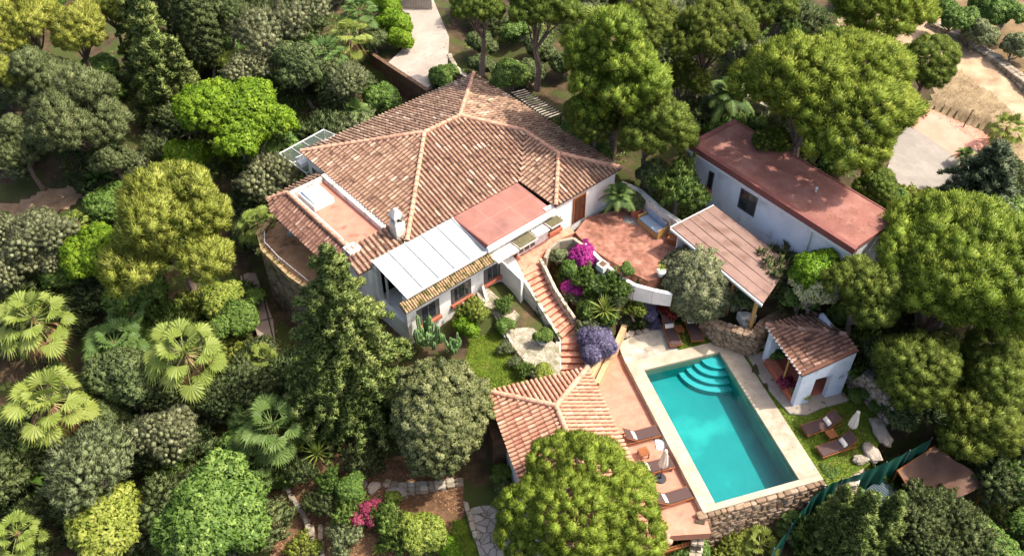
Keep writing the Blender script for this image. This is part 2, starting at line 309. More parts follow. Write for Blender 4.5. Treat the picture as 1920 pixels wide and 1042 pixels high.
lawn_right = [PF.p(-.9, 5.55)[:2], PF.p(9.2, 5.55)[:2]] + poly([(1575, 905), (1630, 870), (1660, 805), (1655, 760), (1600, 720), (1540, 700), (1490, 735), (1440, 690), (1450, 640), (1400, 640)], 0)
driveway = poly([(700, -30), (800, -30), (842, 70), (838, 140), (800, 165), (727, 118), (752, 95), (772, 60), (765, 30)], 4.3)
parking = poly([(1690, 220), (1720, 190), (1900, 268), (1870, 330), (1760, 350), (1725, 365), (1660, 330)], 3.6)
FLATS = [ (poly([(1150, 625), (1168, 606), (1250, 580), (1270, 665), (1200, 700), (1150, 660)], 0), -.1),  # (plan polygon, ground height beneath)
 (frp(HF, -5.5, 9.9, .2, 13.2), 1.2), (patio_poly, 2.9), (frp(PF, -.75, 8.8, -.8, 5.5), -2.0), (lawn_right, -.06),
 (poly([(1110, 690), (1158, 645), (1318, 962), (1225, 1000), (1120, 860)], -.3), -.45), (poly([(1158, 645), (1180, 630), (1250, 600), (1265, 665), (1210, 690)], 0), -.1),
 (poly([(978, 515), (1022, 496), (1092, 606), (1096, 645), (1046, 648)], 1.2), .15), (poly([(1040, 640), (1102, 640), (1106, 720), (1040, 720)], .2), -.6), ([PF.p(-.77, 2.0)[:2], P(1235, 600, 0), P(1310, 585, 0), P(1400, 630, 0), PF.p(-.77, 5.7)[:2]], -.06), (poly([(1135, 640), (1172, 610), (1192, 628), (1158, 650), (1112, 714), (1100, 705)], .3), -.5), (driveway, 4.22), (parking, 3.55), (frp(AF, .2, 11.2, .2, 3.6), 3.0), (frp(VF, -.2, 3.6, -.2, 3.0), .1), (poly([(868, 640), (940, 610), (985, 690), (985, 720), (880, 730)], 1.0), .96)]
def gz(x, y):
    x = np.atleast_1d(np.asarray(x, float)); y = np.atleast_1d(np.asarray(y, float)); z = _idw(x, y)
    for pts, h in FLATS: z = np.where(inpoly(x, y, pts), h, z)
    return z
def g1(x, y): return float(gz(x, y)[0])
def onground(px, py, up=0.0):                      # the ground point seen at a pixel, or the point `up` above it
    z = 0.0
    for _ in range(12): x, y = P(px, py, z + up); z = .5 * z + .5 * g1(x, y)
    return x, y, z
def axis(lo, hi, step, ext):
    a = list(np.arange(lo, hi, step)); s = step; x = a[-1]; b = []
    while x < ext: s *= 1.5; x += s; b.append(x)
    s = step; x = lo; c = []
    while x > -ext: s *= 1.5; x -= s; c.append(x)
    return np.array(c[::-1] + a + b)
def grid_mesh(name, xs, ys, zf, m, keep=None, off=0):
    X, Y = np.meshgrid(xs, ys); Z = zf(X.ravel(), Y.ravel()).reshape(X.shape) + off
    me = bpy.data.meshes.new(name); nx, ny = len(xs), len(ys)
    co = np.stack([X, Y, Z], -1).reshape(-1, 3); i = np.arange((ny - 1) * nx).reshape(ny - 1, nx)[:, :-1].ravel()
    q = np.stack([i, i + 1, i + nx + 1, i + nx], -1)
    if keep is not None:
        c = co[q].mean(1); q = q[keep(c[:, 0], c[:, 1])]
        u, inv_ = np.unique(q, return_inverse=True); co = co[u]; q = inv_.reshape(-1, 4)
    me.from_pydata(co.tolist(), [], q.tolist()); me.polygons.foreach_set('use_smooth', [True] * len(me.polygons)); me.materials.append(m)
    return link(bpy.data.objects.new(name, me))
rg = np.random.default_rng(5)
def gzr(x, y):
    z = gz(x, y); flat = np.zeros(x.shape, bool)
    for pts, h in FLATS: flat |= inpoly(x, y, pts)
    n = (np.sin(x * 1.7 + np.sin(y * 1.3)) * np.sin(y * 1.9 + np.cos(x * .9)) * .08 + np.sin(x * 4.1 + y) * np.sin(y * 3.7 - x) * .04)
    return z + np.where(flat, 0, n)
gm = mat('ground_soil', ['#2e2418', '#463827', '#665238'], .9, bump=.7, bscale=7, stain=('#3c431a', .8, .44, .58))
struct(grid_mesh('ground', axis(-32, 38, .35, 900), axis(14, 86, .35, 900), gzr, gm))
# dirt road, dry verge at the top right
def drape(name, pts, m, off, step=.5, jitter=.0):
    xs = [p[0] for p in pts]; ys = [p[1] for p in pts]
    def keep(x, y):
        j = jitter * (np.sin(x * 2.3 + y) + np.sin(y * 3.1 - x * 1.7)); return inpoly(x + j, y - j, pts)
    return grid_mesh(name, np.arange(min(xs) - 1, max(xs) + 1, step), np.arange(min(ys) - 1, max(ys) + 1, step), lambda x, y: gzr(x, y), m, keep, off)
struct(drape('dirt_road', poly([(1700, 40), (1745, 30), (1800, 55), (1925, 150), (2100, 300), (2100, 420), (1925, 240), (1850, 175), (1760, 125), (1700, 120), (1560, 60), (1620, 20)], 4.5), M['dirt'], .03, .3, .1))
struct(drape('dry_verge', poly([(1780, 130), (1860, 180), (1925, 240), (2000, 330), (1925, 345), (1870, 262), (1800, 230), (1745, 195), (1760, 140)], 4.2), mat('dry_verge_soil', ['#75634a', '#9c8868'], 1.5, bump=.5, bscale=9), .035, .3, .1))
struct(drape('dirt_bank', poly([(1700, -60), (2150, -60), (2150, 260), (1925, 130), (1770, 20)], 5), mat('dirt_bank_soil', ['#57452f', '#86704f'], 1.2, bump=.5, bscale=9), .03, .4, .1))
struct(drape('dirt_clearing', poly([(-40, 388), (60, 365), (150, 345), (178, 372), (120, 395), (60, 420), (-40, 440)], .4), mat('clearing_soil', ['#7d6248', '#a88a6a'], 2, bump=.5, bscale=9), .04, .3, .1))
struct(drape('garden_soil', poly([(520, 930), (620, 850), (780, 880), (870, 900), (880, 1060), (500, 1060)], -1.8), M['soil'], .03, .3, .1))
def slabobj(name, pts, z0, z1, m, kind='structure'):
    b = MB(); b.prism(pts, z0, z1); o = b.build(name, m)
    if kind: o['kind'] = kind
    return o
slabobj('driveway', driveway, 3.6, 4.3, M['concrete'])
slabobj('parking_apron', parking, 3.0, 3.6, M['greypave'])
b = MB(); b.prism(poly([(1714, 190), (1778, 208), (1888, 266), (1872, 322), (1835, 326), (1800, 300), (1692, 226)], 3.61), 3.4, 3.606); struct(b.build('pink_paved_strip', M['redpave']))
slabobj('patio_floor', patio_poly, 1.2, 3.0, M['patio'])
slabobj('pool_terrace', [PF.p(-1.2, -.62)[:2], PF.p(9.05, -.62)[:2], PF.p(9.65, -.75)[:2], P(1222, 1006, -.3), QF.p(7.2, 2.3)[:2], QF.p(-2.4, 2.5)[:2], P(1112, 690, -.3), P(1150, 640, -.3)], -.75, -.3, M['terra'])
# pale slab corner beside the pool
def plaza_pts(): return [PF.p(-.76, -.75)[:2], P(1158, 645, 0), P(1186, 630, 0), P(1243, 612, 0), PF.p(-.76, 2.35)[:2]]
slabobj('stone_plaza', plaza_pts(), -.4, .02, M['plaza'])
# the pool
pool = empty('swimming_pool', PF.p(4.2, 2.2, 0), 'long turquoise swimming pool with pale stone coping and curved corner steps', 'swimming pool')
c = MB(); o0, o1, p0, p1 = -.75, 8.78, -.75, 5.52
c.fbox(PF, o0, 0, p0, p1, -.5, .05); c.fbox(PF, 8.45, o1, p0, p1, -.6, .05); c.fbox(PF, 0, 8.45, p0, 0, -.5, .05); c.fbox(PF, 0, 8.45, 4.4, p1, -.5, .05)
c.build('coping', M['coping'], pool, bevel=.015)
c = MB(); c.fbox(PF, -.004, 8.454, -.25, -.004, -1.7, -.02); c.fbox(PF, -.004, 8.454, 4.404, 4.6, -1.7, -.02); c.fbox(PF, -.2, -.004, -.25, 4.6, -1.7, -.02); c.fbox(PF, 8.454, 8.6, -.25, 4.6, -1.7, -.02)
a0 = [PF.p(-.2, -.25)[:2], PF.p(8.6, -.25)[:2], PF.p(8.6, 4.6)[:2], PF.p(-.2, 4.6)[:2]]
c.prism(a0, -2.2, [-1.15, -1.6, -1.6, -1.15]); c.build('basin', M['basin'], pool)
for k, r in enumerate([1.0, 1.42, 1.84, 2.26]):       # corner steps, quarter rings
    c = MB(); n = 14; pts = [PF.p(0, 4.4)[:2]] + [PF.p(r * math.sin(i / n * PI / 2) * .86, 4.4 - r * math.cos(i / n * PI / 2) * 1.0)[:2] for i in range(n + 1)]
    c.prism(pts, -1.6, -.30 - .22 * k); c.build('pool_step', M['basin_step'], pool)
wm = bpy.data.materials.new('pool_water'); wm.use_nodes = True; t = wm.node_tree; N = t.nodes; N.remove(N['Principled BSDF'])
tb = N.new('ShaderNodeBsdfTransparent'); tb.inputs[0].default_value = (.62, .92, .95, 1); gl = N.new('ShaderNodeBsdfGlossy'); gl.inputs['Roughness'].default_value = .08
fr_ = N.new('ShaderNodeFresnel'); fr_.inputs[0].default_value = 1.33; mx = N.new('ShaderNodeMixShader'); wn = N.new('ShaderNodeTexNoise'); wn.inputs['Scale'].default_value = 3.5; wn.inputs['Detail'].default_value = 3
tc = N.new('ShaderNodeTexCoord'); t.links.new(tc.outputs['Object'], wn.inputs[0]); bp = N.new('ShaderNodeBump'); bp.inputs['Strength'].default_value = .12; bp.inputs['Distance'].default_value = .1
t.links.new(wn.outputs[0], bp.inputs['Height']); t.links.new(bp.outputs[0], gl.inputs['Normal']); t.links.new(bp.outputs[0], fr_.inputs['Normal'])
t.links.new(fr_.outputs[0], mx.inputs[0]); t.links.new(tb.outputs[0], mx.inputs[1]); t.links.new(gl.outputs[0], mx.inputs[2]); t.links.new(mx.outputs[0], N['Material Output'].inputs[0])
c = MB(); c.add([PF.p(0, 0, -.1), PF.p(8.45, 0, -.1), PF.p(8.45, 4.4, -.1), PF.p(0, 4.4, -.1)], [(0, 1, 2, 3)]); struct(c.build('water', wm))
# lawns
def lawn(name, pts, z, n, rnd):
    c = MB(); c.prism(pts, z - .2, z); struct(c.build(name, lawn_m))
    xs = [p[0] for p in pts]; ys = [p[1] for p in pts]; r = np.random.default_rng(rnd)
    X = r.uniform(min(xs), max(xs), n); Y = r.uniform(min(ys), max(ys), n); k = inpoly(X, Y, pts); X = X[k]; Y = Y[k]; n = len(X)
    a = r.uniform(0, 2 * PI, n); h = r.uniform(.03, .075, n); wd = .02
    v = np.zeros((n, 3, 3)); v[:, 0] = np.stack([X - np.cos(a) * wd, Y - np.sin(a) * wd, np.full(n, z)], -1); v[:, 1] = np.stack([X + np.cos(a) * wd, Y + np.sin(a) * wd, np.full(n, z)], -1)
    v[:, 2] = np.stack([X + r.normal(0, .03, n), Y + r.normal(0, .03, n), z + h], -1)
    pt = np.clip(.5 + .3 * np.sin(X * 2.1 + np.sin(Y * 1.7) * 2) * np.sin(Y * 2.4) + r.normal(0, .2, n), 0, 1)
    o = raw_mesh('grass', v.reshape(-1, 3), np.arange(n * 3).reshape(-1, 3), np.repeat(pt, 3), LM['grass']); o['kind'] = 'stuff'
def raw_mesh(name, V, Fc, tone, m, parent=None, normals=None, loc=None):
    me = bpy.data.meshes.new(name); k = Fc.shape[1]; nf = len(Fc)
    me.vertices.add(len(V)); me.vertices.foreach_set('co', V.astype(np.float32).ravel())
    me.loops.add(nf * k); me.loops.foreach_set('vertex_index', Fc.astype(np.int32).ravel())
    me.polygons.add(nf); me.polygons.foreach_set('loop_start', np.arange(0, nf * k, k, dtype=np.int32)); me.polygons.foreach_set('loop_total', np.full(nf, k, dtype=np.int32))
    at = me.attributes.new('tone', 'FLOAT', 'POINT'); at.data.foreach_set('value', tone.astype(np.float32))
    me.update(calc_edges=True)
    if normals is not None:
        me.polygons.foreach_set('use_smooth', np.ones(nf, bool)); me.normals_split_custom_set_from_vertices(normals.astype(np.float32).tolist())
    me.materials.append(m); o = bpy.data.objects.new(name, me); link(o)
    if parent: o.parent = parent
    return o
lawn('lawn', lawn_right, .0, 40000, 1)
lawn('lawn', poly([(868, 640), (940, 610), (985, 690), (985, 720), (880, 735)], 1.0), 1.0, 14000, 2)
lawn('lawn', [PF.p(-.77, 2.3)[:2], P(1245, 607, 0), P(1310, 600, 0), P(1400, 640, 0), PF.p(-.77, 5.5)[:2]], .01, 9000, 3)
lawn('lawn', poly([(835, 935), (868, 928), (895, 990), (925, 1060), (880, 1060), (845, 1000)], -1.8), -1.75, 7000, 4)
# ------------------------------------------------------------------ roof tiles
def plane_frame(p0, p1, p2):
    """p0-p1 eave line, p2 a point up the slope"""
    p0, p1, p2 = Vector(p0), Vector(p1), Vector(p2); e = (p1 - p0).normalized(); n = e.cross(p2 - p0).normalized()
    if n.z < 0: n = -n
    u = n.cross(e)
    if u.z < 0: u = -u
    return p0, e, u, n
def tile_face(mb, bed, corners, eave, pitch=.26, tl=.42, r=.082, rnd=1, over=.06, light=0):
    """corners: planar face (3-D, in order); eave=(i,j) its lower edge. Rows of half-round tiles, each a tapered shell."""
    R = random.Random(rnd); cs = [Vector(c) for c in corners]
    ce = sum(cs, Vector()) / len(cs); p0, e, u, n = plane_frame(cs[eave[0]], cs[eave[1]], ce)
    loc = [((c - p0).dot(e), (c - p0).dot(u)) for c in cs]; bed.add([c for c in cs] + [c - Vector((0, 0, .12)) for c in cs], [tuple(range(len(cs)))] + [tuple(range(len(cs), 2 * len(cs)))[::-1]] + [(i, len(cs) + i, len(cs) + (i + 1) % len(cs), (i + 1) % len(cs)) for i in range(len(cs))], .3)
    x = min(l[0] for l in loc) + pitch / 2; xm = max(l[0] for l in loc); K = 5
    while x < xm:
        ys = []
        for i in range(len(loc)):
            (x0, y0), (x1, y1) = loc[i], loc[(i + 1) % len(loc)]
            if (x0 > x) != (x1 > x): ys.append(y0 + (y1 - y0) * (x - x0) / (x1 - x0))
        ys.sort()
        for j in range(0, len(ys) - 1, 2):
            y, ye = ys[j], ys[j + 1]
            if y < .02: y -= over
            xo = x + R.uniform(-.012, .012); rowt = R.uniform(-.06, .06)
            while y < ye - .08:
                y2 = min(y + tl, ye); t = R.gauss(.42 + rowt, .17)
                if R.random() < .05 + light: t = R.uniform(.85, 1.0)
                t = min(max(t, 0), 1); ra, rb = r * 1.06, r * .86; la, lb = .030 + R.uniform(0, .018), .006; vs = []; dx = R.uniform(-.008, .008)
                for (yy, rr, ll, q) in ((y, ra, la, 0), (y2 + .03, rb, lb, dx)):
                    for k in range(K + 1):
                        a = PI * k / K; vs.append(p0 + e * (xo + q + math.cos(a) * rr) + u * yy + n * (math.sin(a) * rr + ll))
                fs = [(k + 1, k, K + 1 + k, K + 2 + k) for k in range(K)] + [tuple(range(K + 1))]
                mb.add(vs, fs, t); y += tl
        x += pitch
def ridge_tiles(mb, a, b, r=.12, tl=.40, rnd=2, lift=.05):
    R = random.Random(rnd); a, b = Vector(a), Vector(b); d = b - a; L = d.length; d.normalize(); s = d.cross(Vector((0, 0, 1))).normalized(); n = s.cross(d); K = 6; y = 0
    while y < L - .05:
        y2 = min(y + tl + .04, L + .03); vs = []; t = min(max(R.gauss(.5, .25), 0), 1)
        for (yy, rr, ll) in ((y, r * 1.08, .03), (y2, r * .9, 0)):
            for k in range(K + 1):
                an = PI * k / K; vs.append(a + d * yy + s * (math.cos(an) * rr) + n * (math.sin(an) * rr + ll + lift))
        vs2 = [v - n * .1 for v in (vs[0], vs[K], vs[K + 1], vs[2 * K + 1])]
        m = len(vs); mb.add(vs + vs2, [(k, k + 1, K + 2 + k, K + 1 + k) for k in range(K)] + [tuple(range(K + 1)), (0, m, m + 2, K + 1), (K, m + 1, m + 3, 2 * K + 1)], t); y += tl
def make_roof(parent, faces, ridges, tm, rm, pitch=.26, r=.082, rnd=1, tl=.42, rr=.12):
    t, bd, rd = MB(), MB(), MB()
    for i, (cs, ev) in enumerate(faces): tile_face(t, bd, cs, ev, pitch, tl, r, rnd * 31 + i)
    for i, (a, b2) in enumerate(ridges): ridge_tiles(rd, a, b2, rr, rnd=rnd * 7 + i)
    ro = t.build('roof', tm, parent)
    bd.build('roof_bed', M['bed'], ro)
    if ridges: rd.build('ridge_tiles', rm, ro)
    return ro
def window(parent, fr, a0, a1, b, z0, z1, out=-1, sill=True, panes=2, depth_=.12, fm='frame', gm='glass', name='window'):
    """a real recessed window: reveal frame, bars, panes behind them; wall plane at b, outwards = out"""
    w_ = MB(); t = .06; bo = b + out * .03; bi = b - out * .05
    lo, hi = min(bo, bi), max(bo, bi)
    w_.fbox(fr, a0, a0 + t, lo, hi, z0, z1); w_.fbox(fr, a1 - t, a1, lo, hi, z0, z1); w_.fbox(fr, a0 + t, a1 - t, lo, hi, z1 - t, z1); w_.fbox(fr, a0 + t, a1 - t, lo, hi, z0, z0 + t)
    for k in range(1, panes):
        c_ = a0 + (a1 - a0) * k / panes; w_.fbox(fr, c_ - .035, c_ + .035, lo + .002, hi - .002, z0 + t, z1 - t)
    o = w_.build(name, M[fm], parent); g = MB(); g.fbox(fr, a0 + t, a1 - t, b - .004 + out * .008, b + .004 + out * .008, z0 + t, z1 - t); g.build('pane', M[gm], o)
    if panes > 1:
        cu = MB(); l2, h2 = sorted((b + out * .013, b + out * .018)); cw_ = (a1 - a0) / panes
        cu.fbox(fr, a0 + t, a0 + t + cw_ * .35, l2, h2, z0 + t, z1 - t); cu.build('curtain', M['curtain'], o)
        cu = MB(); cu.fbox(fr, a1 - t - cw_ * .28, a1 - t, l2, h2, z0 + t, z1 - t); cu.build('curtain', M['curtain'], o)
    if sill:
        s_ = MB(); lo, hi = sorted((b + out * .16, b)); s_.fbox(fr, a0 - .05, a1 + .05, lo, hi, z0 - .22, z0 - .01); s_.build('sill', M['sill'], o, bevel=.01)
    return o
# ------------------------------------------------------------------ the villa
villa = empty('villa', HF.p(3, 6, 1.2), 'large white villa with hipped terracotta tile roof, white panel roof and red flat roof', 'house')
W = MB()
W.fbox(HF, -5.3, 4.3, .12, .37, -.4, 4.55); W.fbox(HF, 4.3, 9.75, .12, .37, 1.0, 5.12)     # front wall
W.fbox(HF, 9.5, 9.75, .37, 13.0, 1.5, 5.12); W.fbox(HF, -2.6, 9.75, 13.0, 13.25, .5, 5.12); W.fbox(HF, -2.85, -2.6, 10.5, 13.25, 0, 5.12)
W.fbox(HF, -2.85, 4.6, 3.0, 3.2, 3.0, 5.1); W.fbox(HF, -5.3, -5.05, .37, 3.0, -.4, 2.6); W.fbox(HF, -5.3, -5.05, 2.6, 4.5, .4, 4.9); W.fbox(HF, -5.05, -4.75, .4, .7, 2.6, 4.5)
W.fbox(HF, -5.05, 4.3, .37, 3.0, 2.2, 2.55)
W.fbox(HF, -5.55, -5.3, 3.0, 10.9, 0, 4.7); W.fbox(HF, -5.3, -2.85, 10.65, 10.9, 0, 4.75)
W.build('wall', M['plaster'], villa)
b1 = MB(); b1.fbox(HF, -2.55, 9.45, 3.25, 12.95, 1.2, 5.0); b1.build('inner_rooms', M['cream'], villa)
h = lambda s_, t_, z_=5.2: HF.p(s_, t_, z_)
zr, zw = 6.9, 6.04
A, B_, C_, D_ = h(-3, 3), h(-3, 13.5), h(10.1, 13.5), h(10.1, 0)
J2, J1, X, K1 = h(2.25, 8.25, zr), h(4.85, 8.25, zr), h(7.5, 5.6, zw), h(7.5, 2.6, zw)
V1, F1 = h(4.9, 3), h(4.9, 0)
roof = make_roof(villa, [([B_, C_, J1, J2], (0, 1)), ([A, B_, J2], (0, 1)), ([A, V1, X, J1, J2], (0, 1)), ([F1, V1, X, K1], (0, 1)), ([F1, D_, K1], (0, 1)), ([D_, C_, J1, X, K1], (0, 1))],
  [(A, J2), (B_, J2), (J2, J1), (C_, J1), (X, J1), (K1, X), (D_, K1), (F1, K1)], M['tile'], M['ridge'], rnd=3)
# left wing: flat terracotta painted roof with white parapet, tiled skirt round it
fl = MB(); fl.fbox(HF, -5.35, -3.35, 4.7, 10.6, 4.55, 4.86); fl.build('flat_roof', M['redterr'], villa)
pr = MB(); pr.fbox(HF, -5.6, -5.35, 4.5, 10.85, 4.6, 5.12); pr.fbox(HF, -3.35, -3.05, 4.5, 10.85, 4.6, 5.2); pr.fbox(HF, -5.35, -3.35, 10.6, 10.85, 4.6, 5.12); pr.fbox(HF, -5.35, -3.35, 4.45, 4.7, 4.6, 5.1)
pr.fbox(HF, -5.9, -5.2, 4.0, 4.7, 4.5, 5.35); pr.build('parapet', M['plaster_old'], villa, bevel=.02)
sk = MB(); sb = MB()
tile_face(sk, sb, [h(-6.75, 3.9, 4.35), h(-6.75, 11.0, 4.35), h(-6.3, 11.9, 4.4), h(-5.55, 10.9, 5.0), h(-5.55, 4.3, 5.0)], (0, 1), rnd=41)
sk.build('skirt_roof', M['tile_dark'], villa)
s2 = MB(); s3 = MB(); tile_face(s2, sb, [h(-6.3, 11.9, 4.4), h(-3.0, 11.9, 4.55), h(-3.0, 10.9, 5.0), h(-5.55, 10.9, 5.0)], (0, 1), rnd=42)
tile_face(s3, sb, [h(-6.2, 2.95, 4.8), h(-2.98, 2.95, 4.95), h(-2.98, 4.45, 5.45), h(-5.9, 4.45, 5.3)], (0, 1), rnd=43, r=.095, pitch=.29)
s3.build('strip_roof', M['tile'], villa); ob = s2.build('strip_roof', M['tile'], villa); sb.build('roof_bed', M['bed'], ob)
rd = MB(); ridge_tiles(rd, h(-5.55, 4.3, 5.02), h(-5.55, 10.9, 5.02), .11, rnd=5); ridge_tiles(rd, h(-6.4, 11.8, 4.4), h(-5.55, 10.9, 5.02), .1, rnd=6); rd.build('ridge_tiles', M['ridge'], villa)
sg = MB(); sg.fbox(HF, -5.2, -3.9, 8.6, 10.3, 4.86, 5.22); sko = sg.build('skylight', M['white'], villa, bevel=.02)
sg = MB(); sg.prism(frp(HF, -5.06, -4.04, 8.74, 10.16), 5.22, [5.27, 5.27, 5.36, 5.36]); sg.build('pane', M['skyglass'], sko)
# chimney
cx, cy, _ = HF.p(-3.02, 3.75)
ch = MB(); cf = Fr((cx, cy), 41); ch.fbox(cf, -.3, .3, -.3, .3, 4.6, 6.15)
for dx in (-.26, .14):
    for dy in (-.26, .14): ch.fbox(cf, dx, dx + .12, dy, dy + .12, 6.15, 6.5)
ch.fbox(cf, -.32, .32, -.32, .32, 6.5, 6.56); pk = cf.p(0, 0, 7.0)
q = [cf.p(-.32, -.32, 6.56), cf.p(.32, -.32, 6.56), cf.p(.32, .32, 6.56), cf.p(-.32, .32, 6.56)]; q2 = [cf.p(a * .09, b2 * .09, 6.98) for a, b2 in ((-1, -1), (1, -1), (1, 1), (-1, 1))]
ch.add(q + q2, [(0, 1, 5, 4), (1, 2, 6, 5), (2, 3, 7, 6), (3, 0, 4, 7), (4, 5, 6, 7)]); cho = ch.build('chimney', M['plaster_old'], villa, bevel=.02)
ch = MB(); ch.fbox(cf, -.12, .12, -.12, .12, 6.15, 6.48); ch.build('flue', M['metal'], cho)
# white panel roof over the front terrace, battens, mossy tile strip below it
g = MB(); s0, s1 = -5.25, -.03
g.prism(frp(HF, s0, s1, .05, 2.98), [4.72, 4.72, 5.14, 5.14], [4.78, 4.78, 5.20, 5.20]); tr = g.build('terrace_roof', M['panel'], villa)
g = MB()
for k in range(6):
    a = s0 + (s1 - s0) * k / 5; w2 = .055 if k in (0, 5) else .03
    g.prism(frp(HF, a - w2, a + w2, .0, 3.0), [4.79, 4.79, 5.21, 5.21], [4.84, 4.84, 5.26, 5.26])
g.prism(frp(HF, s0 - .05, s1 + .05, -.06, .0), 4.7, 4.84); g.build('batten', M['white'], tr)
g = MB(); bd = MB(); tile_face(g, bd, [h(-5.7, -.42, 4.30), h(.12, -.42, 4.30), h(.12, .1, 4.56), h(-5.7, .1, 4.56)], (0, 1), pitch=.15, r=.06, tl=.3, rnd=51)
eo = g.build('eave_tiles', M['tile_moss'], villa); bd.build('roof_bed', M['bed'], eo)
for q_, z_ in ((.5, 4.7), (2.0, 4.95)): g = MB(); g.fbox(HF, -5.15, -5.05, q_, q_ + .1, 2.55, z_); g.build('post', M['white'], villa)
# red flat roof with white fascia
g = MB(); g.prism(frp(HF, .06, 4.68, .05, 2.98), 4.9, [5.06, 5.06, 5.2, 5.2]); rr_ = g.build('red_flat_roof', M['redroof'], villa)
g = MB(); g.fbox(HF, -.02, .06, .0, 3.0, 4.9, 5.24); g.fbox(HF, -.02, 4.7, 2.98, 3.06, 4.95, 5.28); g.build('roof_edge', M['redband'], rr_)
g = MB(); g.fbox(HF, -.04, 4.86, -.12, .05, 4.72, 5.05); g.fbox(HF, -.04, 4.86, .05, .12, 4.5, 4.88); g.build('fascia', M['white'], villa, bevel=.015)
g = MB(); g.fbox(HF, .1, 1.6, -.75, .11, 4.30, 4.42); g.fbox(HF, 1.7, 3.0, -.7, .11, 4.32, 4.40); g.fbox(HF, 3.1, 4.0, -.55, .11, 4.3, 4.38); g.fbox(HF, 4.1, 5.1, -.6, .11, 4.34, 4.42)
g.build('canopy', M['plaster_old'], villa, bevel=.01)
g = MB(); g.fbox(HF, 1.75, 2.95, -.66, .05, 4.405, 4.43); g.fbox(HF, 4.15, 5.05, -.56, .05, 4.425, 4.45); g.build('canopy_moss', mat('mossy_canopy_tiles', ['#4d4832', '#6d664c'], 6, bump=.5), villa)
# front windows and doors
window(villa, HF, -4.7, -3.25, .12, 2.15, 3.35, panes=2); window(villa, HF, -2.45, -1.1, .12, 2.3, 3.4, panes=3)
window(villa, HF, -.2, .95, .12, 2.4, 3.4, panes=2); window(villa, HF, 4.55, 5.45, .12, 3.35, 4.1, panes=1, fm='door')
window(villa, HF, 2.25, 3.55, .12, 3.02, 4.2, panes=3, sill=False, fm='white', name='glazed_door')
def door(parent, fr, a0, a1, b, z0, z1, out=-1, m='door', name='door'):
    d = MB(); lo, hi = sorted((b, b + out * .05)); d.fbox(fr, a0 + .06, a1 - .06, lo, hi, z0, z1 - .06)
    for k in range(2):
        for j in range(2):
            aa = a0 + .14 + k * (a1 - a0 - .2) / 2; zz = z0 + .15 + j * (z1 - z0) * .45; l2, h2 = sorted((b + out * .05, b + out * .065)); d.fbox(fr, aa, aa + (a1 - a0) / 2 - .2, l2, h2, zz, zz + (z1 - z0) * .35)
    o = d.build(name, M[m], parent); f_ = MB(); lo, hi = sorted((b, b + out * .08)); f_.fbox(fr, a0, a0 + .06, lo, hi, z0, z1); f_.fbox(fr, a1 - .06, a1, lo, hi, z0, z1); f_.fbox(fr, a0 + .06, a1 - .06, lo, hi, z1 - .06, z1); f_.build('frame', M['wood'], o)
    hd = MB(); p_ = fr.p(a1 - .15, b + out * .09, z0 + 1.0); hd.box(p_[0] - .02, p_[0] + .02, p_[1] - .02, p_[1] + .02, p_[2] - .06, p_[2] + .06); hd.build('handle', M['metal'], o)
door(villa, HF, 1.35, 2.15, .12, 3.0, 4.2); door(villa, HF, 6.4, 7.35, .12, 3.0, 4.85)
# left side: upper terrace on a tall curved stone wall
tw = [h(-5.55, 3.2), h(-7.0, 3.2), h(-7.6, 5.0), h(-8.0, 7.5), h(-8.05, 10.4), h(-7.5, 11.9), h(-6.2, 12.6), h(-5.55, 12.2)]; tw = [p_[:2] for p_ in tw]
g = MB(); g.prism(tw, -3.6, 2.14); g.build('terrace_base', M['tower'], villa)
g = MB(); g.prism([HF.p(*q_)[:2] for q_ in ((-5.55, 3.3), (-6.9, 3.3), (-7.4, 5), (-7.8, 7.5), (-7.85, 10.35), (-7.35, 11.75), (-6.15, 12.4), (-5.55, 12.0))], 2.14, 2.18); g.build('terrace_floor', mat('tan_terrace_floor', ['#8f6a4c', '#b08a68'], 2, stain=('#6e4f3a', 1.5, .55, .7)), villa)
g = MB()
for i in range(1, 6):
    a, b2 = tw[i], tw[i + 1]; d = Vector((b2[0] - a[0], b2[1] - a[1])).normalized(); nn = (-d.y, d.x)
    k = .3
    cen = HF.p(-5, 8)[:2]; sgn = 1 if (cen[0] - a[0]) * nn[0] + (cen[1] - a[1]) * nn[1] > 0 else -1
    g.prism([a, b2, (b2[0] + nn[0] * sgn * k, b2[1] + nn[1] * sgn * k), (a[0] + nn[0] * sgn * k, a[1] + nn[1] * sgn * k)], 2.185 + .001 * i, 2.52 + .002 * i)
g.build('terrace_parapet', M['tile_moss'], villa)
g = MB(); pts = [h(-7.0, 3.6, 2.75), h(-7.45, 6, 2.78), h(-7.7, 9, 2.8), h(-7.65, 10.6, 2.8), h(-7.2, 11.4, 2.8)]; g.tube(pts, .025)
for p_ in pts: g.tube([(p_[0], p_[1], 2.5), p_], .02)
g.build('handrail', M['white'], villa)
# rear: white balcony edge and glazed canopy
g = MB(); g.fbox(HF, -3.3, 4.6, 13.27, 13.75, 4.3, 4.55); g.fbox(HF, -3.3, 4.6, 13.75, 13.85, 4.2, 4.75); g.build('gutter_ledge', M['white'], villa)
window(villa, Fr(HF.p(-2.85, 11.2), 131), 0, 1.6, 0, 3.0, 4.4, out=1, sill=False, panes=2)
gl_ = empty('glass_canopy', HF.p(-2, 15, 1.5), 'white framed glass canopy behind the left rear corner of the villa', 'canopy')
cp = [P(524, 288, 3.9), P(605, 247, 3.9), P(628, 257, 3.9), P(574, 323, 3.9)]
cc = [Vector((p_[0], p_[1], 3.9)) for p_ in (P(524, 288, 3.9), P(607, 243, 3.9), P(650, 262, 3.9), P(575, 325, 3.9))]
def L2(a, b2, t): return a + (b2 - a) * t
g = MB()
for i in range(4): g.tube([cc[i], cc[(i + 1) % 4]], .045, 4)
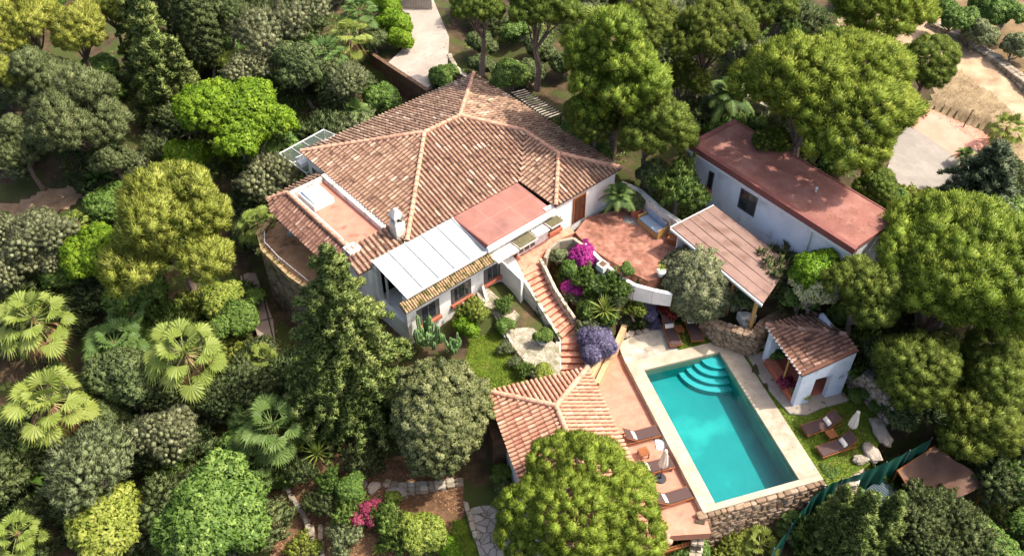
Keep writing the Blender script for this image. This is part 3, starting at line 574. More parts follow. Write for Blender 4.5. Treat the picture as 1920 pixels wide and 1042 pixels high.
for k in (.25, .5, .75): g.tube([L2(cc[0], cc[1], k), L2(cc[3], cc[2], k)], .03, 4)
g.tube([L2(cc[0], cc[3], .5), L2(cc[1], cc[2], .5)], .03, 4)
for i in range(4): g.tube([cc[i], cc[i] - Vector((0, 0, 3.0))], .05, 4)
g.build('frame', M['white'], gl_); g = MB(); g.add([tuple(v - Vector((0, 0, .03))) for v in cc], [(0, 1, 2, 3)])
gmx = glassmat('dusty_canopy_glass', '#5b665a', .2); gmx.node_tree.nodes['Principled BSDF'].inputs['Alpha'].default_value = .55; g.build('glass', gmx, gl_)
sa = empty('slatted_shelter', P(1010, 200, 3.9) + (3.2,), 'small grey slatted metal lean-to at the far side of the villa roof', 'shelter')
cc = [Vector(P(x, y, z) + (z,)) for x, y, z in ((958, 175, 5.0), (985, 168, 4.6), (1052, 212, 4.4), (1024, 222, 4.9))]
g = MB()
for k in range(15): a, b2 = L2(cc[0], cc[3], k / 14), L2(cc[1], cc[2], k / 14); g.tube([a, b2], .045, 4)
g.build('slats', M['beige'], sa); g = MB(); g.tube([cc[0], cc[3]], .04, 4); g.tube([cc[1], cc[2]], .04, 4)
for v in cc: g.tube([v, (v.x, v.y, 3.0)], .04, 4)
g.build('frame', M['metal'], sa)
# ------------------------------------------------------------------ pool house (hip roof)
ph = empty('pool_house', QF.p(3, 0, -.3), 'small white pool house under a pink hipped tile roof beside the stairs', 'pool house')
zq, ze = 3.3, 2.35
NW, NE = P(916, 738, ze), P(1100, 688, ze)
wl, wr = QF.inv(*NW), QF.inv(*NE); a0 = (wl[0] + wr[0]) / 2; bl, br_ = wl[1], wr[1]; L0 = 7.6
q = lambda a, b2, z: QF.p(a, b2, z)
ap, ap2 = q(0, 0, zq), q(L0 - 2.2, 0, zq)
c1, c2, c3, c4 = q(a0, bl, ze), q(a0, br_, ze), q(L0, br_, ze), q(L0, bl, ze)
make_roof(ph, [([c1, c2, ap], (0, 1)), ([c2, c3, ap2, ap], (0, 1)), ([c3, c4, ap2], (0, 1)), ([c4, c1, ap, ap2], (0, 1))], [(c1, ap), (c2, ap), (ap, ap2), (c3, ap2), (c4, ap2)], M['tile_pink'], M['ridge'], rnd=9, pitch=.235, r=.082, rr=.13)
g = MB(); a_, b_ = a0 + .35, L0 - .35
lo, hi = sorted((bl, br_)); lo += .35; hi -= .35
g.fbox(QF, a_, a_ + .2, lo, hi, -2.4, 2.3); g.fbox(QF, b_ - .2, b_, lo, hi, -2.4, 2.3); g.fbox(QF, a_ + .2, b_ - .2, lo, lo + .2, -2.4, 2.3); g.fbox(QF, a_ + .2, b_ - .2, hi - .2, hi, -2.4, 2.3); g.build('wall', M['plaster'], ph)
door(ph, QF, 1.2, 2.2, hi, -.3, 1.8, out=1, m='door'); window(ph, QF, 3.2, 4.4, hi, .5, 1.6, out=1)
g = MB(); g.fbox(QF, a0 + .9, a0 + 2.0, lo - .7, lo - .02, -1.4, 1.2); g.build('store_box', M['retain'], ph)
# ------------------------------------------------------------------ annexe
an = empty('annexe', AF.p(6, 2, 3), 'long low white annexe with a flat red felt roof', 'house')
AL, AW = 11.45, 3.85
g = MB(); g.fbox(AF, .15, AL - .15, .15, .4, 2.4, 6.12); g.fbox(AF, .15, AL - .15, AW - .4, AW - .15, 2.4, 6.12); g.fbox(AF, .15, .4, .4, AW - .4, 2.4, 6.12); g.fbox(AF, AL - .4, AL - .15, .4, AW - .4, 2.4, 6.12)
g.build('wall', mat('pale_annexe_plaster', ['#c9ccd2', '#dcdee2'], 1.2, bump=.15, bscale=30, stain=('#9a9ca0', 1.0, .58, .8)), an)
g = MB(); g.fbox(AF, .3, AL - .05, .25, AW - .05, 6.2, 6.45); ar = g.build('roof', M['redannex'], an)
g = MB(); g.fbox(AF, -.05, AL + .05, -.02, .27, 6.12, 6.5); g.fbox(AF, -.05, .3, .27, AW + .05, 6.12, 6.5); g.fbox(AF, .3, AL + .05, AW - .05, AW + .05, 6.12, 6.49); g.build('roof_edge', M['redband'], ar, bevel=.02)
g = MB(); g.fbox(AF, -.08, AL + .08, -.07, .12, 5.98, 6.115); g.build('fascia', M['white'], an)
window(an, AF, 1.7, 2.1, .15, 4.3, 5.5, panes=1, sill=True); window(an, AF, 4.05, 5.25, .15, 4.35, 5.7, panes=1, sill=False)
g = MB(); q_ = AF.p(8.9, .08); g.tube([(q_[0], q_[1], 3), (q_[0], q_[1], 6.0)], .05, 8); g.build('downpipe', M['white'], an)
g = MB(); p_ = AF.p(7.3, 2.2, 6.45); g.lathe(p_, [(.05, 0), (.05, .25), (.09, .25), (.02, .33)], 10); g.build('vent_pipe', M['white'], ar)
# ------------------------------------------------------------------ pergola roof
pg = empty('pergola', GF.p(3.5, 1.5, 2.8), 'open pergola with a flat brown sheet roof beside the brick patio', 'pergola')
gc = [Vector(P(x, y, z) + (z,)) for x, y, z in ((1260, 426, 4.75), (1431, 568, 3.85), (1482, 494, 4.0), (1339, 385, 4.9))]      # roof corners: far left, near, far right, back
gl2 = lambda s_, t_, dz=0: (gc[0] * (1 - s_) + gc[1] * s_) * (1 - t_) + (gc[3] * (1 - s_) + gc[2] * s_) * t_ + Vector((0, 0, dz))
g = MB(); q_ = [gl2(0, 0), gl2(1, 0), gl2(1, 1), gl2(0, 1)]; g.prism([x.to_tuple()[:2] for x in q_], [x.z - .08 for x in q_], [x.z for x in q_]); go = g.build('roof_sheet', M['brownroof'], pg)
for k in range(1, 5):
    g = MB(); t_ = k / 5; q_ = [gl2(0, t_ - .005), gl2(1, t_ - .005), gl2(1, t_ + .005), gl2(0, t_ + .005)]; g.prism([x.to_tuple()[:2] for x in q_], [x.z + .003 for x in q_], [x.z + .018 for x in q_]); g.build('seam', M['brownroof'], go)
g = MB(); q_ = [gl2(-.012, -.02), gl2(-.002, -.02), gl2(-.002, 1), gl2(-.012, 1)]; g.prism([x.to_tuple()[:2] for x in q_], [x.z - .2 for x in q_], [x.z + .01 for x in q_]); g.build('fascia', M['white'], pg)
g = MB(); q_ = [gl2(-.002, -.035), gl2(1, -.035), gl2(1, -.003), gl2(-.002, -.003)]; g.prism([x.to_tuple()[:2] for x in q_], [x.z - .2 for x in q_], [x.z - .06 for x in q_]); g.build('fascia', M['white'], pg)
for s_, t_, w_, zb, m_ in ((.06, .12, .16, 2.9, 'white'), (.38, .06, .08, 1.2, 'wood'), (.68, .06, .08, 1.2, 'wood'), (.93, .08, .09, 1.0, 'wood_light'), (.95, .9, .08, 1.0, 'wood')):
    x = gl2(s_, t_); g = MB(); g.box(x.x - w_, x.x + w_, x.y - w_, x.y + w_, zb, x.z - .085); g.build('post', M[m_], pg)
for t_ in (.08, .9): g = MB(); g.tube([gl2(.02, t_, -.16), gl2(.98, t_, -.16)], .07, 4); g.build('beam', M['wood'], pg)
g = MB(); q_ = [gl2(.0, .9), gl2(.9, .9), gl2(.9, .96), gl2(.0, .96)]; g.prism([x.to_tuple()[:2] for x in q_], 1.5, [x.z - .1 for x in q_]); g.build('back_wall', M['plaster_old'], pg)
# ------------------------------------------------------------------ pavilion
pv = empty('garden_pavilion', VF.p(1.7, 1.4, 0), 'white garden pavilion with weathered tile roof and arched opening by the lawn', 'pavilion')
v = lambda a, b2, z: VF.p(a, b2, z)
VL, VW, z0, z1 = 3.4, 2.75, 2.6, 3.45
nw, sw, se, ne = v(-.15, -.2, z0), v(VL, -.2, z0), v(VL, VW, z1), v(-.15, VW, z0)
xx = v(2.3, VW, z1)
make_roof(pv, [([nw, sw, se, xx], (0, 1)), ([nw, ne, xx], (0, 1))], [(nw, xx)], M['tile_dark'], M['tile_dark'], rnd=17, pitch=.245, r=.085)
for k in range(14): g = MB(); p_ = v(.0 + k * .245, -.24, z0 + .02); g.lathe((p_[0], p_[1], p_[2] - .03), [(.07, 0), (.075, .06), (.03, .09)], 8); g.build('eave_end', M['plaster'], pv)
g = MB()
def wedge(a0, a1, b0, b1, zb, zt0, zt1): g.prism(frp(VF, a0, a1, b0, b1), zb, [zt0, zt0, zt1, zt1])
zt = lambda b2: z0 + (b2 + .2) / (VW + .2) * (z1 - z0) - .14
g.prism(frp(VF, .0, .38, .0, .38), .05, zt(0)); 
g.prism([VF.p(VL - .3, -.1)[:2], VF.p(VL - .02, -.1)[:2], VF.p(VL - .02, .75)[:2], VF.p(VL - .3, .75)[:2]], .0, [zt(-.1), zt(-.1), zt(.75), zt(.75)])
g.prism([VF.p(VL - .3, 1.75)[:2], VF.p(VL - .02, 1.75)[:2], VF.p(VL - .02, VW - .05)[:2], VF.p(VL - .3, VW - .05)[:2]], .0, [zt(1.75), zt(1.75), zt(VW), zt(VW)])
g.prism([VF.p(VL - .3, .75)[:2], VF.p(VL - .02, .75)[:2], VF.p(VL - .02, 1.75)[:2], VF.p(VL - .3, 1.75)[:2]], [1.95, 1.95, 1.95, 1.95], [zt(.75), zt(.75), zt(1.75), zt(1.75)])
g.prism(frp(VF, .4, VL - .3, VW - .25, VW - .05), .1, zt(VW) - .15); g.prism(frp(VF, .0, .2, .38, VW - .05), .1, 2.3)
g.build('wall', mat('pale_pavilion_plaster', ['#bcc6d4', '#cfd7e0'], 2, bump=.15, bscale=30, stain=('#8f979f', 1.6, .58, .8)), pv)
g = MB(); g.prism([VF.p(*q_)[:2] for q_ in ((-.5, -.6), (1.6, -.75), (3.7, -.5), (4.05, .3), (3.9, 1.2), (3.9, 2.9), (-.3, 2.9))], -.2, .12); g.build('plinth', M['rock'], pv, bevel=.06)
g = MB(); g.fbox(VF, .38, VL - .3, -.12, .42, .12, .52); g.build('bench_seat', M['sill'], pv, bevel=.02)
g = MB(); g.fbox(VF, .38, VL - .3, .42, VW - .25, .12, .16); g.build('floor', M['sill'], pv)
g = MB(); g.tube([v(1.9, .1, .5), v(1.9, .1, 2.55)], .05, 6); g.build('post', M['wood_light'], pv)
# ------------------------------------------------------------------ stone builders
def ellipsoid_box(mb, c, hx, hy, hz, ang, R, pw=.45, tone=None, jit=.10, nu=7, nv=5):
    ca, sa_ = math.cos(ang), math.sin(ang); vs = []
    f = lambda v: math.copysign(abs(v) ** pw, v)
    j = [[1 + R.uniform(-jit, jit) for _ in range(nu)] for _ in range(nv)]
    for i in range(nv):
        ph_ = -PI / 2 + PI * (i + .5) / nv
        for k in range(nu):
            th = 2 * PI * k / nu; x = f(math.cos(ph_)) * f(math.cos(th)) * hx * j[i][k]; y = f(math.cos(ph_)) * f(math.sin(th)) * hy * j[i][k]; z = f(math.sin(ph_)) * hz
            vs.append((c[0] + x * ca - y * sa_, c[1] + x * sa_ + y * ca, c[2] + z + R.uniform(-jit, jit) * hz * .5))
    fs = [(i * nu + k, i * nu + (k + 1) % nu, (i + 1) * nu + (k + 1) % nu, (i + 1) * nu + k) for i in range(nv - 1) for k in range(nu)] + [tuple(range(nu))[::-1], tuple(range((nv - 1) * nu, nv * nu))]
    mb.add(vs, fs, R.random() if tone is None else tone)
def stone_wall(name, pts, z0, z1, th, label, cat='wall', m='stone', rnd=1, sl=(.28, .5), sh=.2, group=None):
    """pts: plan polyline; z0/z1 base and top height, numbers or one per point"""
    R = random.Random(rnd); n = len(pts); a = z0 if isinstance(z0, (list, tuple)) else [z0] * n; b_ = z1 if isinstance(z1, (list, tuple)) else [z1] * n
    root = empty(name, (pts[0][0], pts[0][1], min(a)), label, cat, group); s = MB(); core = MB()
    for i in range(n - 1):
        p, q_ = Vector(pts[i][:2]), Vector(pts[i + 1][:2]); d = q_ - p; L = d.length; ang = math.atan2(d.y, d.x); d.normalize(); nn = Vector((-d.y, d.x))
        e = .06; cpn = [p + nn * (th / 2 - e), p - nn * (th / 2 - e), q_ - nn * (th / 2 - e), q_ + nn * (th / 2 - e)]
        core.prism([c[:] for c in cpn], [a[i], a[i], a[i + 1], a[i + 1]], [b_[i] - .08, b_[i] - .08, b_[i + 1] - .08, b_[i + 1] - .08])
        rows = max(1, int((max(b_[i], b_[i + 1]) - min(a[i], a[i + 1])) / sh))
        for r in range(rows):
            x = R.uniform(-.15, .05)
            while x < L:
                l = R.uniform(*sl); xc = x + l / 2; f = min(max(xc / L, 0), 1); zt_ = b_[i] + (b_[i + 1] - b_[i]) * f; zb = a[i] + (a[i + 1] - a[i]) * f
                z = zt_ - (r + .5) * sh
                if z > zb - .1:
                    top = r == 0
                    for side in ((-1, 1) if th > .35 else (0,)):
                        o = (th / 2 - .12) * side; hy = .15 if side else th / 2
                        if top and side: hy = th / 4 + .02; o = th / 4 * side
                        c = p + d * xc + nn * (o + R.uniform(-.02, .03) * (side or 1))
                        ellipsoid_box(s, (c.x, c.y, z + R.uniform(-.02, .02)), l / 2 * 1.02, hy, sh / 2 * R.uniform(.92, 1.12), ang + R.uniform(-.06, .06), R)
                x += l
    s.build('stones', M[m], root); core.build('core', M['mortar'], root)
    return root
from mathutils import noise as mnoise
def boulder(name, c, r, rnd, label, cat='rock', group=None, m='rock', rz=0):
    import bmesh
    bm = bmesh.new(); bmesh.ops.create_icosphere(bm, subdivisions=3, radius=1)
    for v_ in bm.verts:
        p = v_.co.copy(); k = 1 + .35 * mnoise.noise(p * 1.3 + Vector((rnd, 0, 0))) + .16 * mnoise.noise(p * 3.5 + Vector((0, rnd, 0))); p = Vector([math.copysign(abs(t) ** .8, t) for t in p]) * k
        v_.co = Vector((p.x * r[0], p.y * r[1], p.z * r[2]))
    me = bpy.data.meshes.new(name); bm.to_mesh(me); bm.free(); me.materials.append(M[m])
    at = me.attributes.new('tone', 'FLOAT', 'POINT'); at.data.foreach_set('value', np.full(len(me.vertices), (rnd * .37) % 1, dtype=np.float32))
    o = link(bpy.data.objects.new(name, me)); o.location = c; o.rotation_euler = (0, 0, rz); return tag(o, label, cat, group)
def W2(px, py, z): return P(px, py, z)
def pl(pts, z): return [P(x, y, z) for x, y in pts]
# ------------------------------------------------------------------ big stair
def lerp(a, b, t): return tuple(a[i] + (b[i] - a[i]) * t for i in range(len(a)))
st = empty('garden_stairs', P(1020, 560, 1.0) + (1.0,), 'long terracotta garden stair in two flights from the villa down to the pool house', 'stairs')
zt_, zm = 2.95, .95; TL, TR, BL, BR = P(981, 517, zt_), P(1018, 499, zt_), P(1054, 636, zm), P(1086, 607, zm)
NST = 12
for k in range(NST):
    f0, f1 = k / NST, (k + 1) / NST; z = zt_ - (k + 1) * (zt_ - zm) / (NST + 1)
    g = MB(); g.prism([lerp(TL, BL, f0), lerp(TR, BR, f0), lerp(TR, BR, f1), lerp(TL, BL, f1)], .2, z); g.build('tread', M['step'], st)
    g = MB(); a, b2 = lerp(TL, BL, f1), lerp(TR, BR, f1); dn = Vector((BL[0] - TL[0], BL[1] - TL[1])).normalized() * .006
    g.prism([a, b2, (b2[0] + dn.x, b2[1] + dn.y), (a[0] + dn.x, a[1] + dn.y)], .2, z - .035); g.build('riser', M['riser'], st)
g = MB(); g.prism([BL, BR, P(1094, 641, zm), P(1051, 643, zm)], .2, zm - .004); g.build('landing', M['step'], st)
y0 = P(1070, 642, zm)[1]; xa, xb = P(1051, 642, zm)[0], P(1094, 642, zm)[0]
for k in range(7):
    z = zm - (k + 1) * .165; ya = y0 - k * .32; xb_ = xb + .02 * k
    g = MB(); g.box(xa, xb_, ya - .32, ya, -.6, z); g.build('tread', M['step'], st)
    g = MB(); g.box(xa, xb_, ya - .326, ya - .3201, -.6, z - .035); g.build('riser', M['riser'], st)
lp = [(957, 474), (1000, 452), (1062, 422), (1078, 436), (1052, 447), (1012, 478), (1018, 499), (981, 517), (972, 494)]
g = MB(); g.prism(pl(lp, 2.95), 1.0, 2.95); g.build('top_landing', M['step'], st)
# stair side walls
sw_ = empty('stair_wall', P(1000, 560, 1) + (1.0,), 'white mossy plaster wall carrying the left side of the garden stair', 'wall')
d = Vector((BL[0] - TL[0], BL[1] - TL[1])).normalized(); nn = Vector((-d.y, d.x)); nn = -nn if nn.x > 0 else nn
mossy = mat('mossy_plaster', ['#aaa698', '#d0ccc0'], 2, bump=.4, bscale=18, stain=('#4a4f2c', 2.2, .50, .64))
g = MB(); o_ = nn * .16; g.prism([TL, BL, (BL[0] + o_.x, BL[1] + o_.y), (TL[0] + o_.x, TL[1] + o_.y)], .2, [3.0, 1.02, 1.02, 3.0])
g.build('side_wall', mossy, sw_, bevel=.02)
g = MB(); g.prism([P(1049, 643, 1), P(1053, 634, 1), (xa - .001, y0), (xa - .001, y0 - 1.9), (xa - .22, y0 - 1.9), (xa - .25, y0)], .1, [1.1, 1.1, 1.0, .0, .0, 1.05]); g.build('lower_side_wall', mossy, sw_)
g = MB(); g.prism(pl([(938, 489), (957, 473), (966, 483), (973, 496), (982, 516), (977, 524), (958, 506)], 3.35), 1.0, 3.3); g.build('parapet_block', M['plaster'], sw_, bevel=.05)
sp_ = empty('stair_parapet', P(1036, 545, 2.7) + (1.5,), 'low mottled grey parapet on the planted side of the garden stair', 'wall')
def ribbon(mb, pts, z0, zt, wd):
    for i in range(len(pts) - 1):
        a, b2 = Vector(pts[i][:2]), Vector(pts[i + 1][:2]); d = (b2 - a).normalized(); n2 = Vector((-d.y, d.x)) * wd / 2; z_ = zt[i] if isinstance(zt, list) else zt; z2 = zt[i + 1] if isinstance(zt, list) else zt
        mb.prism([(a - n2)[:], (b2 - n2)[:], (b2 + n2)[:], (a + n2)[:]], z0, [z_, z2, z2, z_])
g = MB(); ribbon(g, [P(1013, 484, 3.3), P(1023, 502, 3.2), P(1042, 540, 2.7), P(1064, 574, 2.1), P(1078, 594, 1.7)], .1, [3.3, 3.2, 2.65, 2.05, 1.65], .2); g.build('wall', mat('mottled_parapet', ['#8f8878', '#c2baa8'], 7, bump=.8, bscale=12, stain=('#5d5a42', 5, .5, .66)), sp_, bevel=.05)
# lower steps and crazy-paved path on the villa side
for i, (pts, z) in enumerate([([(893, 548), (915, 540), (940, 562), (925, 580), (905, 572)], 2.15), ([(905, 572), (925, 580), (940, 562), (958, 575), (938, 596)], 1.9), ([(938, 596), (958, 575), (975, 590), (952, 612)], 1.6)]):
    g = MB(); g.prism(pl(pts, z), .6, z); struct(g.build('stone_step', M['crazy']))
g = MB(); g.prism(pl([(945, 608), (975, 588), (1003, 618), (1048, 648), (1051, 690), (1040, 716), (1010, 706), (985, 672), (962, 645)], 1.25), .4, 1.25); struct(g.build('stone_path', M['crazy']))
stone_wall('path_edging', pl([(944, 612), (962, 648), (985, 677), (1008, 712)], 1.35), .6, 1.42, .16, 'low stone edging between the small lawn and the crazy-paved path', rnd=8, sh=.16, sl=(.2, .4))
g = MB(); t_ = [P(x, y, 2.6) + (2.6 - .35 * i,) for i, (x, y) in enumerate([(902, 532), (908, 548), (922, 566), (938, 584), (946, 600)])]
cw = empty('curved_garden_wall', t_[0][:2] + (1.2,), 'thin curved white garden wall below the front windows of the villa', 'wall')
for i in range(4):
    a, b2 = t_[i], t_[i + 1]; d = (Vector(b2[:2]) - Vector(a[:2])).normalized(); n2 = (-d.y * .14, d.x * .14)
    g.prism([a[:2], b2[:2], (b2[0] + n2[0], b2[1] + n2[1]), (a[0] + n2[0], a[1] + n2[1])], .8, [a[2], b2[2], b2[2], a[2]])
t2 = [P(x, y, 2.3) for x, y in [(866, 566), (890, 572), (905, 580)]]
for i in range(2):
    a, b2 = t2[i], t2[i + 1]; d = (Vector(b2[:2]) - Vector(a[:2])).normalized(); n2 = (-d.y * .14, d.x * .14)
    g.prism([a, b2, (b2[0] + n2[0], b2[1] + n2[1]), (a[0] + n2[0], a[1] + n2[1])], .8, 2.2)
g.build('wall', M['plaster_old'], cw, bevel=.02)
# tan retaining curbs between lavender bed and pool terrace
cb = empty('terrace_curb', P(1140, 660, 0) + (-.3,), 'tan curved retaining curb between the lavender bed and the pool terrace', 'wall')
tan = mat('tan_curb_stone', ['#a98661', '#c7a681'], 2, bump=.25, bscale=18, stain=('#7c6547', 2, .55, .72))
def ribbon(mb, pts, z0, zt, wd):
    for i in range(len(pts) - 1):
        a, b2 = Vector(pts[i]), Vector(pts[i + 1]); d = (b2 - a).normalized(); n2 = Vector((-d.y, d.x)) * wd / 2; z_ = zt[i] if isinstance(zt, list) else zt; z2 = zt[i + 1] if isinstance(zt, list) else zt
        mb.prism([(a - n2)[:], (b2 - n2)[:], (b2 + n2)[:], (a + n2)[:]], z0, [z_, z2, z2, z_])
g = MB(); ribbon(g, pl([(1171, 612), (1158, 640), (1138, 675), (1120, 712)], .6), -.4, [.75, .65, .5, .4], .28); g.build('outer_curb', tan, cb)
g = MB(); ribbon(g, pl([(1141, 640), (1126, 668), (1108, 702)], .8), -.4, [.95, .85, .7], .3); g.build('inner_curb', tan, cb)
g = MB(); g.prism(pl([(1100, 640), (1138, 640), (1122, 668), (1104, 700), (1095, 700)], .7), -.3, .68); g.build('bed_wall', M['plaster_old'], cb)
# stones edging the plaza
for i, (x, y) in enumerate([(1172, 628), (1184, 624), (1197, 622), (1211, 619), (1224, 612), (1237, 604)]):
    p = P(x, y, .1); boulder('edging_stone', (p[0], p[1], .05), (.2, .17, .16), i + 1, ['flat pale edging stone at the near left end of the row above the stone plaza', 'second stone from the left in the row above the stone plaza', 'third stone from the left in the row above the stone plaza', 'fourth stone from the left in the row above the stone plaza', 'second last stone before the sun loungers in the row above the plaza', 'edging stone touching the headrest end of the upper sun loungers'][i], 'edging stone', 'stones edging the plaza', rz=i)
for i, (x, y, rx, ry, rz_, lb) in enumerate([(1262, 583, .7, .35, .25, 'long dark slanting rock behind the two loungers under the olive tree'), (1345, 630, .35, .3, .3, 'brown rock at the foot of the dry stone wall'), (1437, 645, .55, .3, .15, 'flat grey rock between the dry stone wall and the pavilion'),
    (1590, 700, .9, .4, .22, 'long flat rock ledge just behind the pavilion plinth'), (1618, 728, 1.0, .45, .25, 'long flat rock ledge in the middle of the lawn edge'), (1650, 765, .8, .4, .25, 'rock ledge below the stone wall near the dark bush'), (1652, 810, .35, .9, .2, 'tall upright slab of rock at the right lawn corner'), (1635, 848, .35, .55, .2, 'pale rock slab running down beside the green fence'), (1613, 862, .35, .25, .22, 'rounded pale boulder at the lower lawn tip'), (1452, 612, .2, .2, .3, 'small orange brown boulder beside the pavilion pillar')]):
    p = P(x, y, .1); boulder('garden_rock', (p[0], p[1], .1), (rx, ry, rz_ ), 20 + i, lb, 'rock', rz=[.7, 0, .3, -.7, -.75, -.8, .1, .3, 0, 0][i])
# dry stone walls
stone_wall('dry_stone_wall', [P(1322, 582, 1.5), P(1352, 606, 1.5), P(1385, 618, 1.5), P(1415, 628, 1.5)], 0, [1.3, 1.4, 1.55, 1.6], .55, 'brown dry stone wall curving behind the pool head below the pergola', m='stone_warm', rnd=11, sh=.13, sl=(.2, .4))
stone_wall('dry_stone_wall', [P(1415, 628, 1.5), P(1432, 606, 1.5), P(1470, 584, 1.5), P(1530, 575, 1.8)], 0, [1.6, 1.6, 1.6, 1.9], .55, 'brown dry stone wall turning back towards the pavilion roof', m='stone_warm', rnd=12, sh=.14, sl=(.2, .42))
g = MB(); g.prism(pl([(1383, 583), (1400, 583), (1420, 590), (1408, 603), (1395, 602)], 1.75), 1.2, 1.72); tag(g.build('plaster_patch', M['plaster_old']), 'pale bluish plaster capping on the dry stone wall corner', 'wall')
stone_wall('lawn_wall', [P(1590, 668, 1.5), P(1625, 692, 1.5), P(1660, 722, 1.5), P(1688, 762, 1.4)], -.1, [1.5, 1.45, 1.4, 1.3], .75, 'thick grey stone retaining wall behind the right hand lawn', rnd=13, sh=.2)
# pool retaining wall
pw = [PF.p(8.8, -.95)[:2], PF.p(8.82, 1.2)[:2], PF.p(8.82, 3.6)[:2], PF.p(8.8, 5.7)[:2]]
stone_wall('pool_retaining_wall', pw, -3.9, [.0, -.03, -.02, .0], .37, 'mossy brown stone retaining wall under the near end of the pool', m='stone_warm', rnd=14, sh=.22, sl=(.25, .6))
stone_wall('corner_buttress', [PF.p(9.0, -1.0)[:2], PF.p(9.75, -1.35)[:2]], -3.9, [-.02, -1.6], .55, 'sloping grey stone buttress at the near left corner of the pool', rnd=15, sh=.24)
stone_wall('pool_side_wall', [PF.p(8.9, 5.55)[:2], PF.p(9.3, 6.9)[:2], PF.p(8.6, 7.6)[:2]], -2.6, [-.02, .0, 0], .4, 'short stone wall closing the lawn below the right pool corner', rnd=16, sh=.2)
ws = empty('wood_screen', P(1290, 1020, -1.2) + (-3.4,), 'brown vertical board screen in the dark space under the pool terrace', 'screen')
g = MB(); sf = Fr(PF.p(9.3, -.95)[:2], 197)
for k in range(16): g.fbox(sf, k * .17, k * .17 + .15, -.03, .03, -3.5, -1.25)
g.build('boards', M['wood'], ws); g = MB(); g.fbox(sf, 0, 2.7, .03, .08, -1.5, -1.4); g.build('rail', M['wood'], ws)
# bottom paths
g = MB(); g.prism(pl([(862, 902), (925, 888), (944, 912), (965, 1000), (985, 1060), (905, 1060), (885, 990), (868, 930)], -1.6), -2.6, -1.6); struct(g.build('flagstone_path', M['flag']))
g = MB(); g.prism(pl([(850, 850), (905, 838), (960, 850), (975, 900), (930, 912), (905, 896), (862, 905)], -1.3), -2.4, -1.3); struct(g.build('slab_path', M['slab']))
g = MB(); g.prism(pl([(442, 490), (468, 482), (512, 600), (518, 660), (490, 650), (470, 590)], -1.4), -2.6, -1.4); struct(g.build('side_path', mat('side_path_slabs', ['#7d6e60', '#96877a'], 2, brick=(.9, 3, .05, '#3c332a', .05, 0), rot=20, bump=.3)))
for i, (pts, z, lb) in enumerate([([(720, 905), (745, 915), (790, 912), (862, 905)], -1.3, 'row of pale ledge stones below the big round tree'), ([(862, 905), (868, 930), (880, 965), (890, 1000), (900, 1010)], -1.55, 'thin white stone edging beside the sunken grass strip'),
      ([(520, 880), (545, 930), (570, 965), (582, 1000)], -1.9, 'grey stone edging beside the brown soil slope'), ([(583, 985), (592, 1060)], -2.2, 'left of two parallel stone kerbs at the lower edge'), ([(600, 985), (606, 1060)], -2.2, 'right of two parallel stone kerbs at the lower edge'),
      ([(625, 850), (650, 868), (668, 880)], -1.2, 'curved stone edging below the tall cedar'), ([(320, 870), (325, 950), (340, 1060)], -2.6, 'dark grey kerb running down between the lower left bushes')]):
    stone_wall('stone_edging', pl(pts, z), z - .6, z + .12, .26 if i else .5, lb, 'edging', rnd=30 + i, sh=.18, sl=(.3, .6))
for i, (x, y, r, lb) in enumerate([(742, 925, .55, 'big pale weathered boulder at the left end of the ledge stones'), (700, 915, .4, 'grey boulder above the crimson bush'), (680, 905, .3, 'small grey boulder beside the dark bush'), (835, 1020, .3, 'pale stone by the lower bed corner'), (318, 768, .5, 'pale rock showing between dark bushes on the left slope')]):
    p = onground(x, y); boulder('garden_rock', (p[0], p[1], p[2]), (r, r * .7, r * .6), 50 + i, lb, 'rock', rz=i)
# walls round the patio
wp = empty('patio_wall', P(1240, 400, 3) + (3.0,), 'white plaster wall behind the blue cushioned patio bench', 'wall')
g = MB(); ribbon(g, pl([(1165, 350), (1198, 358), (1240, 392), (1300, 432)], 4.2), 2.6, [4.5, 4.3, 4.2, 4.2], .3); g.build('wall', M['plaster_old'], wp)
wp = empty('patio_parapet', P(1150, 500, 3) + (3.0,), 'low white rendered parapet along the planted edge of the brick patio', 'wall')
g = MB(); ribbon(g, pl([(1096, 455), (1122, 482), (1142, 502), (1165, 520), (1190, 533), (1225, 540), (1262, 545)], 3.1), 2.0, [3.1, 3.1, 3.15, 3.15, 3.1, 3.0, 2.9], .22); g.build('wall', M['plaster'], wp, bevel=.03)
rg_ = empty('arched_garden_wall', P(1070, 470, 3) + (2.2,), 'rough arched stone wall among the bougainvillea below the patio', 'wall')
g = MB(); ribbon(g, pl([(1022, 478), (1030, 462), (1048, 452), (1075, 448), (1092, 458), (1088, 480), (1075, 500)], 3.1), 2.0, [2.9, 3.0, 3.15, 3.2, 3.1, 3.0, 2.9], .2); g.build('wall', M['stone'], rg_, bevel=.03)
g = MB(); g.prism(pl([(1118, 493), (1130, 484), (1143, 493), (1131, 503)], 3.35), 2.9, 3.3)
plr = tag(g.build('square_planter', M['white'], bevel=.02), 'square white planter with low green plants on the patio edge', 'planter')
g = MB(); g.prism(pl([(1122, 493), (1130, 487), (1139, 493), (1131, 500)], 3.35), 3.301, 3.31); g.build('soil', M['soil'], plr)
